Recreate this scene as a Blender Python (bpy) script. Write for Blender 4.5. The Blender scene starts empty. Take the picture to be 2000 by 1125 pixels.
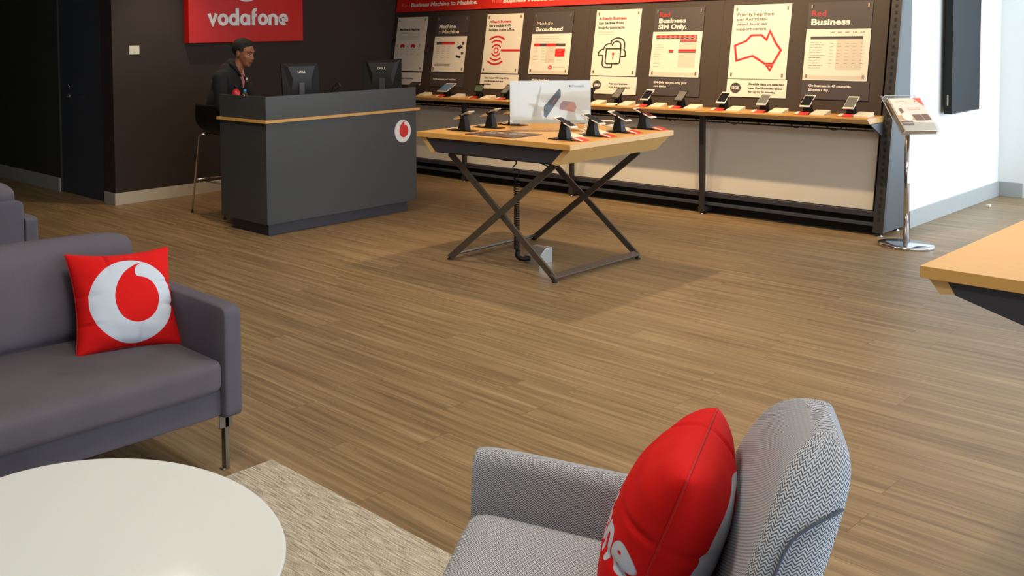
import bpy, bmesh, math, random
import numpy as np
from mathutils import Vector, Matrix, Euler, Quaternion
random.seed(7)
sc = bpy.context.scene
PI = math.pi
COL = sc.collection

# ------------------------------------------------------------------ camera, world, lights, exposure
cam_d = bpy.data.cameras.new('camera'); cam = bpy.data.objects.new('camera', cam_d); COL.objects.link(cam)
ya, pi_, ro = .6501, .0502, -.0185
F = Vector((math.sin(ya), math.cos(ya), 0)); Rt = Vector((math.cos(ya), -math.sin(ya), 0)); U = Vector((0, 0, 1))
f2 = F * math.cos(pi_) - U * math.sin(pi_); u2 = U * math.cos(pi_) + F * math.sin(pi_)
r3 = Rt * math.cos(ro) + u2 * math.sin(ro); u3 = -Rt * math.sin(ro) + u2 * math.cos(ro)
cam.matrix_world = Matrix(((r3.x, u3.x, -f2.x, 0), (r3.y, u3.y, -f2.y, 0), (r3.z, u3.z, -f2.z, 1.6), (0, 0, 0, 1)))
cam_d.sensor_fit = 'HORIZONTAL'; cam_d.sensor_width = 36
cam_d.lens = 36 * 1871.05 / 2000
cam_d.shift_x = (1000 - 453.7) / 2000; cam_d.shift_y = (166.2 - 562.5) / 2000
cam_d.clip_start = .05; cam_d.clip_end = 100
sc.camera = cam

w = bpy.data.worlds.new('world'); sc.world = w; w.use_nodes = True
bg = w.node_tree.nodes['Background']; bg.inputs[0].default_value = (.72, .85, 1, 1); bg.inputs[1].default_value = .9
sc.view_settings.view_transform = 'Standard'; sc.view_settings.look = 'None'
sc.view_settings.exposure = 0.0; sc.view_settings.gamma = 1; sc.view_settings.use_curve_mapping = False

def area(name, loc, target, sx, sy, power, col):
    l = bpy.data.lights.new(name, 'AREA'); l.shape = 'RECTANGLE'; l.size = sx; l.size_y = sy; l.energy = power; l.color = col
    o = bpy.data.objects.new(name, l); COL.objects.link(o); o.location = loc
    d = Vector(target) - Vector(loc); o.rotation_euler = d.to_track_quat('-Z', 'Y').to_euler(); return o
def spot(name, loc, target, power, ang, col, blend=.5, r=.04):
    l = bpy.data.lights.new(name, 'SPOT'); l.energy = power; l.spot_size = math.radians(ang); l.spot_blend = blend; l.color = col; l.shadow_soft_size = r
    o = bpy.data.objects.new(name, l); COL.objects.link(o); o.location = loc
    d = Vector(target) - Vector(loc); o.rotation_euler = d.to_track_quat('-Z', 'Y').to_euler(); return o
DAY = (.80, .91, 1.0); WARM = (1.0, .72, .42); NEUT = (1.0, .95, .86)
CEIL = 3.0
# daylight through the street window at the right end and the shopfront behind the viewer
area('daylight_side_window', (10.85, .2, 1.45), (8.5, 2.2, 1.0), 3.6, 2.6, 170, DAY)
area('daylight_shopfront', (4.5, -2.8, 1.5), (4.5, 3, .9), 10.0, 2.6, 190, DAY)
# neutral ceiling panels added unseen as fill, the last for the coffee table's reflection
FILL_PANELS = ((1.3, 1.7), (4.1, 1.5), (3.26, 5.02))
for x_, y_ in FILL_PANELS: area('added_fill_panel_light', (x_, y_, CEIL - .03), (x_, y_, 0), .56, .56, 23, NEUT)
# warm ceiling downlights washing the display wall and the table
DOWN = [(7.15, 3.25, 8.45, 3.25, 1.15, 165, 80), (7.15, 4.3, 8.45, 4.3, 1.15, 125, 80), (7.15, 5.0, 8.45, 5.0, 1.15, 115, 80), (7.15, 5.9, 8.45, 5.9, 1.15, 115, 80), (7.15, 6.5, 8.45, 6.4, 1.15, 35, 75),
        (6.45, 4.2, 5.95, 3.95, .9, 165, 75), (4.5, 3.0, 5.6, 3.9, .9, 70, 60), (4.3, 1.2, 4.1, 1.3, 0, 60, 90), (4.3, 4.9, 5.3, 6.0, .4, 45, 80), (5.1, 7.35, 5.1, 7.6, 0, 75, 80)]  # second spot in this row is an added fill for the acrylic sign and desk
for x_, y_, a_, b_, c_, pw, an in DOWN: spot('downlight_lamp', (x_, y_, CEIL - .06), (a_, b_, c_), pw, an, WARM, .8)

# ------------------------------------------------------------------ materials
def lin(c):
    return tuple(((v / 255) / 12.92 if v <= 10.3 else (((v / 255) + .055) / 1.055) ** 2.4) for v in c) + (1,)
MATS = {}
def mat(name, rgb, rough=.5, metal=0, var=0, scale=40, bump=0, spec=.5, stretch=None, emit=None, coat=0, sheen=0):
    if name in MATS: return MATS[name]
    m = bpy.data.materials.new(name); m.use_nodes = True; nt = m.node_tree; b = nt.nodes['Principled BSDF']
    c = lin(rgb)
    b.inputs['Base Color'].default_value = c; b.inputs['Roughness'].default_value = rough; b.inputs['Metallic'].default_value = metal
    b.inputs['Specular IOR Level'].default_value = spec
    if coat: b.inputs['Coat Weight'].default_value = coat
    if sheen: b.inputs['Sheen Weight'].default_value = sheen
    if emit: b.inputs['Emission Color'].default_value = c; b.inputs['Emission Strength'].default_value = emit
    if var or bump:
        tc = nt.nodes.new('ShaderNodeTexCoord'); mp = nt.nodes.new('ShaderNodeMapping'); nz = nt.nodes.new('ShaderNodeTexNoise')
        nt.links.new(tc.outputs['Object'], mp.inputs[0]); nt.links.new(mp.outputs[0], nz.inputs['Vector'])
        if stretch: mp.inputs['Scale'].default_value = stretch
        nz.inputs['Scale'].default_value = scale; nz.inputs['Detail'].default_value = 5
        if var:
            mx = nt.nodes.new('ShaderNodeMix'); mx.data_type = 'RGBA'
            mx.inputs[6].default_value = tuple(v * (1 - var) for v in c[:3]) + (1,)
            mx.inputs[7].default_value = tuple(min(1, v * (1 + var)) for v in c[:3]) + (1,)
            nt.links.new(nz.outputs[0], mx.inputs[0]); nt.links.new(mx.outputs[2], b.inputs['Base Color'])
        if bump:
            bp = nt.nodes.new('ShaderNodeBump'); bp.inputs['Strength'].default_value = bump; bp.inputs['Distance'].default_value = .002
            nt.links.new(nz.outputs[0], bp.inputs['Height']); nt.links.new(bp.outputs[0], b.inputs['Normal'])
    MATS[name] = m; return m

def mnode(nt, op, a, b=None, c=None):
    n = nt.nodes.new('ShaderNodeMath'); n.operation = op
    for i, v in enumerate((a, b, c)):
        if v is None: continue
        if isinstance(v, (int, float)): n.inputs[i].default_value = v
        else: nt.links.new(v, n.inputs[i])
    return n.outputs[0]

def floor_mat():
    m = bpy.data.materials.new('vinyl_plank'); m.use_nodes = True; nt = m.node_tree; b = nt.nodes['Principled BSDF']; L = nt.links
    tc = nt.nodes.new('ShaderNodeTexCoord'); sp = nt.nodes.new('ShaderNodeSeparateXYZ'); L.new(tc.outputs['Object'], sp.inputs[0])
    x, y = sp.outputs[0], sp.outputs[1]
    col = mnode(nt, 'FLOOR', mnode(nt, 'DIVIDE', x, .184))
    wn = nt.nodes.new('ShaderNodeTexWhiteNoise'); wn.noise_dimensions = '1D'; L.new(col, wn.inputs['W'])
    off = mnode(nt, 'MULTIPLY', wn.outputs[0], 1.22)
    row = mnode(nt, 'FLOOR', mnode(nt, 'DIVIDE', mnode(nt, 'ADD', y, off), 1.22))
    wn2 = nt.nodes.new('ShaderNodeTexWhiteNoise'); wn2.noise_dimensions = '2D'
    cb = nt.nodes.new('ShaderNodeCombineXYZ'); L.new(col, cb.inputs[0]); L.new(row, cb.inputs[1]); L.new(cb.outputs[0], wn2.inputs['Vector'])
    # grain: noise stretched along the plank, shifted per plank
    cb2 = nt.nodes.new('ShaderNodeCombineXYZ')
    L.new(mnode(nt, 'MULTIPLY', x, 20), cb2.inputs[0]); L.new(mnode(nt, 'MULTIPLY', y, .8), cb2.inputs[1]); L.new(mnode(nt, 'MULTIPLY', wn2.outputs[0], 30), cb2.inputs[2])
    nz = nt.nodes.new('ShaderNodeTexNoise'); nz.inputs['Scale'].default_value = 1.6; nz.inputs['Detail'].default_value = 6; nz.inputs['Roughness'].default_value = .62
    L.new(cb2.outputs[0], nz.inputs['Vector'])
    cb3 = nt.nodes.new('ShaderNodeCombineXYZ')
    L.new(mnode(nt, 'MULTIPLY', x, 150), cb3.inputs[0]); L.new(mnode(nt, 'MULTIPLY', y, 5), cb3.inputs[1])
    nf = nt.nodes.new('ShaderNodeTexNoise'); nf.inputs['Scale'].default_value = 1; nf.inputs['Detail'].default_value = 3; L.new(cb3.outputs[0], nf.inputs['Vector'])
    t = mnode(nt, 'ADD', mnode(nt, 'MULTIPLY', nz.outputs[0], 1.75), mnode(nt, 'MULTIPLY', nf.outputs[0], .25))
    t = mnode(nt, 'ADD', t, mnode(nt, 'MULTIPLY', wn2.outputs[0], .12)); t = mnode(nt, 'SUBTRACT', t, .56)
    rp = nt.nodes.new('ShaderNodeValToRGB'); L.new(t, rp.inputs[0])
    e = rp.color_ramp.elements; e[0].position = .12; e[0].color = lin((112, 91, 63)); e[1].position = .9; e[1].color = lin((172, 147, 110))
    k = e.new(.5); k.color = lin((144, 119, 85))
    # joints
    fx = mnode(nt, 'FRACT', mnode(nt, 'DIVIDE', x, .184)); fy = mnode(nt, 'FRACT', mnode(nt, 'DIVIDE', mnode(nt, 'ADD', y, off), 1.22))
    j = mnode(nt, 'MAXIMUM', mnode(nt, 'LESS_THAN', fx, .012), mnode(nt, 'LESS_THAN', fy, .0022))
    mx = nt.nodes.new('ShaderNodeMix'); mx.data_type = 'RGBA'; L.new(mnode(nt, 'MULTIPLY', j, .45), mx.inputs[0]); L.new(rp.outputs[0], mx.inputs[6]); mx.inputs[7].default_value = lin((70, 52, 38))
    L.new(mx.outputs[2], b.inputs['Base Color']); b.inputs['Roughness'].default_value = .42; b.inputs['Specular IOR Level'].default_value = .4
    bp = nt.nodes.new('ShaderNodeBump'); bp.inputs['Strength'].default_value = .25; bp.inputs['Distance'].default_value = .001; L.new(nf.outputs[0], bp.inputs['Height']); L.new(bp.outputs[0], b.inputs['Normal'])
    return m

def herringbone(name, dark, light):
    m = bpy.data.materials.new(name); m.use_nodes = True; nt = m.node_tree; b = nt.nodes['Principled BSDF']; L = nt.links
    uv = nt.nodes.new('ShaderNodeUVMap'); sp = nt.nodes.new('ShaderNodeSeparateXYZ'); L.new(uv.outputs[0], sp.inputs[0])
    u, v = sp.outputs[0], sp.outputs[1]
    tri = mnode(nt, 'PINGPONG', u, .0065)
    s = mnode(nt, 'FRACT', mnode(nt, 'DIVIDE', mnode(nt, 'ADD', v, mnode(nt, 'MULTIPLY', tri, .95)), .0058))
    s = mnode(nt, 'PINGPONG', s, .5); s = mnode(nt, 'MULTIPLY', s, 2)
    nz = nt.nodes.new('ShaderNodeTexNoise'); nz.inputs['Scale'].default_value = 300; L.new(uv.outputs[0], nz.inputs['Vector'])
    s2 = mnode(nt, 'ADD', s, mnode(nt, 'MULTIPLY', mnode(nt, 'SUBTRACT', nz.outputs[0], .5), .5))
    rp = nt.nodes.new('ShaderNodeValToRGB'); L.new(s2, rp.inputs[0]); e = rp.color_ramp.elements
    e[0].position = .25; e[0].color = lin(dark); e[1].position = .6; e[1].color = lin(light)
    L.new(rp.outputs[0], b.inputs['Base Color']); b.inputs['Roughness'].default_value = .9; b.inputs['Specular IOR Level'].default_value = .15
    bp = nt.nodes.new('ShaderNodeBump'); bp.inputs['Strength'].default_value = .3; bp.inputs['Distance'].default_value = .0008; L.new(s2, bp.inputs['Height']); L.new(bp.outputs[0], b.inputs['Normal'])
    return m

def rug_mat():
    m = bpy.data.materials.new('woven_rug'); m.use_nodes = True; nt = m.node_tree; b = nt.nodes['Principled BSDF']; L = nt.links
    tc = nt.nodes.new('ShaderNodeTexCoord'); mp = nt.nodes.new('ShaderNodeMapping'); L.new(tc.outputs['Object'], mp.inputs[0]); mp.inputs['Scale'].default_value = (150, 14, 1)
    nz = nt.nodes.new('ShaderNodeTexNoise'); nz.inputs['Scale'].default_value = 1; nz.inputs['Detail'].default_value = 4; L.new(mp.outputs[0], nz.inputs['Vector'])
    n2 = nt.nodes.new('ShaderNodeTexNoise'); n2.inputs['Scale'].default_value = 260; n2.inputs['Detail'].default_value = 2; L.new(tc.outputs['Object'], n2.inputs['Vector'])
    t = mnode(nt, 'ADD', mnode(nt, 'MULTIPLY', nz.outputs[0], .75), mnode(nt, 'MULTIPLY', n2.outputs[0], .45))
    rp = nt.nodes.new('ShaderNodeValToRGB'); L.new(t, rp.inputs[0]); e = rp.color_ramp.elements
    e[0].position = .4; e[0].color = lin((120, 106, 88)); e[1].position = .74; e[1].color = lin((222, 212, 192))
    L.new(rp.outputs[0], b.inputs['Base Color']); b.inputs['Roughness'].default_value = .95; b.inputs['Specular IOR Level'].default_value = .1
    bp = nt.nodes.new('ShaderNodeBump'); bp.inputs['Strength'].default_value = .9; bp.inputs['Distance'].default_value = .004; L.new(t, bp.inputs['Height']); L.new(bp.outputs[0], b.inputs['Normal'])
    return m

def print_mat(name, base, ink, attr='sd', rough=.8):
    """cloth with a printed mark: the attribute is the signed distance to the mark's outline"""
    m = bpy.data.materials.new(name); m.use_nodes = True; nt = m.node_tree; b = nt.nodes['Principled BSDF']; L = nt.links
    at = nt.nodes.new('ShaderNodeAttribute'); at.attribute_name = attr
    s = mnode(nt, 'MULTIPLY', at.outputs['Fac'], 900); s = mnode(nt, 'ADD', s, .5)
    cl = nt.nodes.new('ShaderNodeClamp'); L.new(s, cl.inputs[0])
    mx = nt.nodes.new('ShaderNodeMix'); mx.data_type = 'RGBA'; L.new(cl.outputs[0], mx.inputs[0]); mx.inputs[6].default_value = lin(base); mx.inputs[7].default_value = lin(ink)
    L.new(mx.outputs[2], b.inputs['Base Color']); b.inputs['Roughness'].default_value = rough; b.inputs['Specular IOR Level'].default_value = .15
    tc = nt.nodes.new('ShaderNodeTexCoord'); nz = nt.nodes.new('ShaderNodeTexNoise'); nz.inputs['Scale'].default_value = 500; L.new(tc.outputs['Object'], nz.inputs['Vector'])
    bp = nt.nodes.new('ShaderNodeBump'); bp.inputs['Strength'].default_value = .3; bp.inputs['Distance'].default_value = .001; L.new(nz.outputs[0], bp.inputs['Height']); L.new(bp.outputs[0], b.inputs['Normal'])
    return m

def clear_mat(name, tint=(1, 1, 1, 1), gloss=.12, rough=.03):
    m = bpy.data.materials.new(name); m.use_nodes = True; nt = m.node_tree; nt.nodes.remove(nt.nodes['Principled BSDF'])
    out = nt.nodes['Material Output']; tr = nt.nodes.new('ShaderNodeBsdfTransparent'); tr.inputs[0].default_value = tint
    gl = nt.nodes.new('ShaderNodeBsdfGlossy'); gl.inputs['Roughness'].default_value = rough
    fr = nt.nodes.new('ShaderNodeLayerWeight'); fr.inputs[0].default_value = .35
    mx = nt.nodes.new('ShaderNodeMixShader')
    nt.links.new(mnode(nt, 'ADD', mnode(nt, 'MULTIPLY', fr.outputs['Fresnel'], .3), gloss), mx.inputs[0])
    nt.links.new(tr.outputs[0], mx.inputs[1]); nt.links.new(gl.outputs[0], mx.inputs[2]); nt.links.new(mx.outputs[0], out.inputs[0]); return m

M_FLOOR = floor_mat()
M_HERR = herringbone('herringbone_wool', (82, 87, 100), (206, 208, 214))
M_RUG = rug_mat()
M_WALLD = mat('dark_brown_wall', (52, 42, 38), .75, var=.08, scale=6)
M_WALLB = mat('black_green_wall', (50, 54, 54), .7, var=.06, scale=6)
M_DOOR = mat('charcoal_door', (62, 68, 80), .45)
M_WHITE = mat('white_wall', (236, 238, 238), .8, var=.01, scale=5)
M_SKIRT = mat('pale_grey_skirting', (168, 172, 172), .5)
M_SKIRTW = mat('cream_skirting', (206, 198, 180), .5)
M_CEIL = mat('ceiling_white', (225, 225, 220), .9, var=.02, scale=8)
M_OAK = mat('oak_laminate', (216, 166, 92), .38, var=.07, scale=3, stretch=(1, 14, 14))
M_OAKX = mat('oak_laminate_cross', (216, 166, 92), .38, var=.07, scale=3, stretch=(14, 1, 14))
M_OAKE = mat('oak_edge', (214, 174, 112), .45, var=.05, scale=5)
M_CHAR = mat('charcoal_laminate', (64, 66, 68), .45, var=.05, scale=60)
M_CHARD = mat('charcoal_panel_dark', (58, 56, 64), .5, var=.05, scale=50)
M_STEEL = mat('grey_powder_coat', (96, 88, 78), .4, metal=.4)
M_POST = mat('fixture_post_grey', (54, 50, 50), .5, metal=.2)
M_FIXP = mat('fixture_side_grey', (62, 67, 73), .5)
M_BACKP = mat('dark_brown_backboard', (64, 52, 44), .6, var=.05, scale=10)
M_BEIGE = mat('beige_lower_panel', (212, 204, 190), .7)
M_BLACK = mat('black_plastic', (17, 16, 16), .55, spec=.3)
M_BLACKR = mat('black_rubber', (18, 18, 18), .7)
M_CHROME = mat('polished_steel', (215, 215, 218), .12, metal=1)
M_BRUSH = mat('brushed_steel', (150, 146, 142), .32, metal=.9)
M_RED = mat('signal_red', (205, 22, 22), .45)
M_REDB = mat('header_red', (214, 34, 24), .5)
M_SIGNW = mat('sign_letter_white', (240, 240, 240), .5)
M_PAPER = mat('white_board', (236, 228, 212), .5)
M_INKG = mat('ink_dark_grey', (74, 66, 66), .5)
M_INKB = mat('ink_black', (46, 42, 42), .5)
M_INKR = mat('ink_red', (214, 36, 36), .5)
M_INKL = mat('ink_light_grey', (176, 166, 152), .5)
M_INKP = mat('ink_pale', (214, 204, 186), .5)
M_INKW = mat('ink_white', (238, 232, 220), .5)
M_CLIP = mat('clip_steel', (150, 140, 125), .35, metal=.6)
M_SOFA = mat('blue_grey_upholstery', (98, 94, 104), .92, var=.10, scale=9, bump=.25, spec=.1)
M_SOFAC = mat('blue_grey_upholstery_cushion', (100, 94, 102), .92, var=.13, scale=7, bump=.25, spec=.1)
M_TABLEW = mat('white_table_lacquer', (230, 235, 234), .07, spec=.35)
M_CLEAR = clear_mat('clear_acrylic', (.98, .98, .97, 1), .03)
M_GLASS = clear_mat('window_glass', (.96, .98, .98, 1), .04)
M_SKIN = mat('skin_brown', (146, 94, 68), .5, var=.06, scale=30)
M_HAIR = mat('dark_hair', (20, 16, 15), .75, var=.3, scale=90)
M_COAT = mat('black_jacket', (16, 18, 23), .85, bump=.2, scale=60)
M_SHIRT = mat('pink_patterned_shirt', (190, 128, 124), .8, var=.3, scale=60)
M_PHONEW = mat('phone_white', (232, 226, 214), .3)
M_PHONES = mat('phone_silver', (196, 190, 180), .3, metal=.5)
M_SCREEN = mat('phone_screen_dark', (30, 30, 32), .12)
M_SCREENG = mat('phone_screen_grey', (118, 116, 112), .15)
M_SCREENB = mat('tablet_screen_blue', (92, 122, 158), .15)
M_SCREENN = mat('tablet_screen_green', (92, 108, 84), .2)
M_TAGR = mat('red_price_card', (214, 58, 50), .4)
M_TAGW = mat('white_price_card', (238, 228, 206), .45)
M_LAMP = mat('lamp_glow', (255, 226, 180), .5, emit=8)

# ------------------------------------------------------------------ mesh helpers
class MB:
    def __init__(s): s.v = []; s.f = []; s.m = []; s.sm = []
    def add(s, vs, fs, mi=0, X=None, smooth=False):
        o = len(s.v)
        for p in vs:
            p = Vector(p); s.v.append(tuple(X @ p) if X is not None else tuple(p))
        for f in fs: s.f.append(tuple(i + o for i in f)); s.m.append(mi); s.sm.append(smooth)
        return s
    def box(s, lo, hi, mi=0, X=None):
        (a, b, c), (d, e, f) = lo, hi
        vs = [(a, b, c), (d, b, c), (d, e, c), (a, e, c), (a, b, f), (d, b, f), (d, e, f), (a, e, f)]
        return s.add(vs, [(3, 2, 1, 0), (4, 5, 6, 7), (0, 1, 5, 4), (1, 2, 6, 5), (2, 3, 7, 6), (3, 0, 4, 7)], mi, X)
    def prism(s, poly, z0, z1, mi=0, X=None, smooth=False):
        n = len(poly)
        ar = sum(poly[i][0] * poly[(i + 1) % n][1] - poly[(i + 1) % n][0] * poly[i][1] for i in range(n))
        if ar < 0: poly = poly[::-1]
        vs = [(p[0], p[1], z0) for p in poly] + [(p[0], p[1], z1) for p in poly]
        s.add(vs, [tuple(range(n - 1, -1, -1)), tuple(range(n, 2 * n))], mi, X)
        o = len(s.v) - 2 * n
        for i in range(n):
            j = (i + 1) % n; s.f.append((o + i, o + j, o + n + j, o + n + i)); s.m.append(mi); s.sm.append(smooth)
        return s
    def tube(s, pts, r, seg=10, mi=0, X=None, closed=False):
        pts = [Vector(p) for p in pts]; n = len(pts); vs = []; fs = []
        rr = r if isinstance(r, (list, tuple)) else [r] * n
        up = None
        for i in range(n):
            a = pts[i - 1] if (i > 0 or closed) else pts[i]; b = pts[(i + 1) % n] if (i < n - 1 or closed) else pts[i]
            t = (b - a).normalized()
            if up is None:
                up = Vector((0, 0, 1)) if abs(t.z) < .9 else Vector((1, 0, 0))
            e1 = (up - t * up.dot(t)).normalized(); e2 = t.cross(e1); up = e1
            for k in range(seg):
                an = 2 * PI * k / seg; vs.append(pts[i] + (e1 * math.cos(an) + e2 * math.sin(an)) * rr[i])
        for i in range(n if closed else n - 1):
            j = (i + 1) % n
            for k in range(seg):
                l = (k + 1) % seg; fs.append((i * seg + k, i * seg + l, j * seg + l, j * seg + k))
        s.add(vs, fs, mi, X, True)
        if not closed:
            o = len(s.v) - n * seg
            s.f.append(tuple(o + k for k in range(seg - 1, -1, -1))); s.m.append(mi); s.sm.append(False)
            s.f.append(tuple(o + (n - 1) * seg + k for k in range(seg))); s.m.append(mi); s.sm.append(False)
        return s
    def bar(s, p0, p1, wd, th, up=(0, 0, 1), mi=0):
        p0 = Vector(p0); p1 = Vector(p1); t = (p1 - p0).normalized(); up = Vector(up); e1 = (up - t * up.dot(t)).normalized(); e2 = t.cross(e1)
        vs = []
        for p in (p0, p1):
            for a, b in ((-1, -1), (1, -1), (1, 1), (-1, 1)): vs.append(p + e2 * (a * wd / 2) + e1 * (b * th / 2))
        return s.add(vs, [(3, 2, 1, 0), (4, 5, 6, 7), (0, 1, 5, 4), (1, 2, 6, 5), (2, 3, 7, 6), (3, 0, 4, 7)], mi)
    def lathe(s, prof, seg=32, mi=0, X=None, smooth=True):
        vs = []; fs = []; n = len(prof)
        for i in range(n):
            for k in range(seg):
                a = 2 * PI * k / seg; vs.append((prof[i][0] * math.cos(a), prof[i][0] * math.sin(a), prof[i][1]))
        for i in range(n - 1):
            for k in range(seg):
                l = (k + 1) % seg; fs.append((i * seg + k, i * seg + l, (i + 1) * seg + l, (i + 1) * seg + k))
        fs.append(tuple(range(seg - 1, -1, -1))); fs.append(tuple((n - 1) * seg + k for k in range(seg)))
        return s.add(vs, fs, mi, X, smooth)
    def ball(s, c, r, mi=0, X=None, seg=20, rings=12, rot=None):
        c = Vector(c); r = (r, r, r) if isinstance(r, (int, float)) else r; vs = []; fs = []
        for i in range(rings + 1):
            th = PI * i / rings
            for k in range(seg):
                a = 2 * PI * k / seg; p = Vector((r[0] * math.sin(th) * math.cos(a), r[1] * math.sin(th) * math.sin(a), r[2] * math.cos(th)))
                if rot is not None: p = rot @ p
                vs.append(c + p)
        for i in range(rings):
            for k in range(seg):
                l = (k + 1) % seg; fs.append((i * seg + k, (i + 1) * seg + k, (i + 1) * seg + l, i * seg + l))
        return s.add(vs, fs, mi, X, True)
    def build(s, name, mats, parent=None, bevel=0, seg=2, uv=False, weld=False):
        me = bpy.data.meshes.new(name); me.from_pydata(s.v, [], s.f); me.update()
        for m in (mats if isinstance(mats, (list, tuple)) else [mats]): me.materials.append(m)
        me.polygons.foreach_set('material_index', s.m); me.polygons.foreach_set('use_smooth', s.sm)
        if weld:
            bm = bmesh.new(); bm.from_mesh(me); bmesh.ops.remove_doubles(bm, verts=bm.verts, dist=1e-5); bmesh.ops.recalc_face_normals(bm, faces=bm.faces); bm.to_mesh(me); bm.free()
        if uv: box_uv(me)
        o = bpy.data.objects.new(name, me); COL.objects.link(o)
        if parent is not None: o.parent = parent
        if bevel:
            b = o.modifiers.new('bevel', 'BEVEL'); b.width = bevel; b.segments = seg; b.limit_method = 'ANGLE'; b.angle_limit = math.radians(40)
            for p in me.polygons: p.use_smooth = True
            b.harden_normals = True
        return o

def box_uv(me, rot=0):
    uvl = me.uv_layers.new(name='UVMap')
    for p in me.polygons:
        n = p.normal; ax = max(range(3), key=lambda i: abs(n[i]))
        for li in p.loop_indices:
            c = me.vertices[me.loops[li].vertex_index].co
            uvl.data[li].uv = ((c.y, c.z), (c.x, c.z), (c.x, c.y))[ax]

def tag(o, label=None, cat=None, group=None, kind=None):
    if label: o['label'] = label
    if cat: o['category'] = cat
    if group: o['group'] = group
    if kind: o['kind'] = kind
    return o
def thing(name, loc, label, cat, rz=0, group=None, mw=None):
    o = bpy.data.objects.new(name, None); COL.objects.link(o); o.empty_display_size = .1
    if mw is not None: o.matrix_world = mw
    else: o.location = loc; o.rotation_euler = (0, 0, rz)
    return tag(o, label, cat, group)
def kids(o): return [c for c in bpy.data.objects if c.parent == o]
def copy_tree(o, parent=None):
    c = o.copy(); COL.objects.link(c)
    if parent is not None: c.parent = parent
    for ch in kids(o): copy_tree(ch, c)
    return c
def struct(name, mb, m, **k):
    return tag(mb.build(name, m, **k), kind='structure')

def evaluated(o):
    dg = bpy.context.evaluated_depsgraph_get(); me = bpy.data.meshes.new_from_object(o.evaluated_get(dg)); return me

TXT = {}
def text_geo(s, bold=0):
    k = (s, bold)
    if k in TXT: return TXT[k]
    cu = bpy.data.curves.new('t', 'FONT'); cu.body = s; cu.size = 1; cu.offset = bold; cu.resolution_u = 3; cu.fill_mode = 'FRONT'
    o = bpy.data.objects.new('t', cu); COL.objects.link(o)
    bpy.context.view_layer.update(); me = evaluated(o)
    vs = [tuple(v.co) for v in me.vertices]; fs = [tuple(p.vertices) for p in me.polygons]
    bpy.data.objects.remove(o); bpy.data.curves.remove(cu); bpy.data.meshes.remove(me)
    TXT[k] = (vs, fs); return TXT[k]

class Art(MB):
    """flat print on a surface: local u right, v up, raised a hair per layer"""
    def __init__(s, X=None, step=.0006): super().__init__(); s.X = X or Matrix(); s.step = step
    def rect(s, u0, v0, u1, v1, mi, layer=1):
        z = layer * s.step; s.add([(u0, v0, z), (u1, v0, z), (u1, v1, z), (u0, v1, z)], [(0, 1, 2, 3)], mi, s.X)
    def poly(s, pts, mi, layer=1):
        z = layer * s.step; n = len(pts); ar = sum(pts[i][0] * pts[(i + 1) % n][1] - pts[(i + 1) % n][0] * pts[i][1] for i in range(n))
        if ar < 0: pts = pts[::-1]
        s.add([(p[0], p[1], z) for p in pts], [tuple(range(n))], mi, s.X)
    def disc(s, u, v, r, mi, layer=1, n=40, ry=None):
        ry = ry or r; s.poly([(u + r * math.cos(2 * PI * k / n), v + ry * math.sin(2 * PI * k / n)) for k in range(n)], mi, layer)
    def stroke(s, pts, wd, mi, layer=1, closed=False):
        z = layer * s.step; n = len(pts); pts = [Vector(p) for p in pts]; vs = []
        for i in range(n):
            a = pts[i - 1] if (i > 0 or closed) else pts[i]; b = pts[(i + 1) % n] if (i < n - 1 or closed) else pts[i]
            t1 = (pts[i] - a); t2 = (b - pts[i])
            if t1.length < 1e-9: t1 = t2
            if t2.length < 1e-9: t2 = t1
            t1.normalize(); t2.normalize(); n1 = Vector((-t1.y, t1.x)); n2 = Vector((-t2.y, t2.x)); nn = (n1 + n2).normalized()
            k = wd / 2 / max(.45, nn.dot(n1)); vs += [(pts[i].x + nn.x * k, pts[i].y + nn.y * k, z), (pts[i].x - nn.x * k, pts[i].y - nn.y * k, z)]
        fs = []
        for i in range(n if closed else n - 1):
            j = (i + 1) % n; fs.append((2 * i + 1, 2 * j + 1, 2 * j, 2 * i))
        s.add(vs, fs, mi, s.X)
    def text(s, t, u, v, cap, mi, width=None, bold=0, shear=0, layer=1, center=False, depth=0):
        vs, fs = text_geo(t, bold)
        k = cap / .73; x0 = min(p[0] for p in vs); x1 = max(p[0] for p in vs)
        kx = width / (x1 - x0) if width else k
        du = u - x0 * kx if not center else u - (x0 + x1) / 2 * kx
        s.add([(p[0] * kx + p[1] * k * shear + du, p[1] * k + v, layer * s.step) for p in vs], fs, mi, s.X)
    def lines(s, u, v, wd, n, pitch, th, mi, layer=1, ragged=.2):
        for i in range(n):
            x = u; e = u + wd * (1 - random.random() * ragged)
            while x < e:
                l = random.uniform(.012, .035); s.rect(x, v - i * pitch, min(x + l, e), v - i * pitch + th, mi, layer); x += l + .005

def plane_frame(o, u, v):
    u = Vector(u).normalized(); v = Vector(v).normalized(); n = u.cross(v); o = Vector(o)
    return Matrix(((u.x, v.x, n.x, o.x), (u.y, v.y, n.y, o.y), (u.z, v.z, n.z, o.z), (0, 0, 0, 1)))

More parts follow.
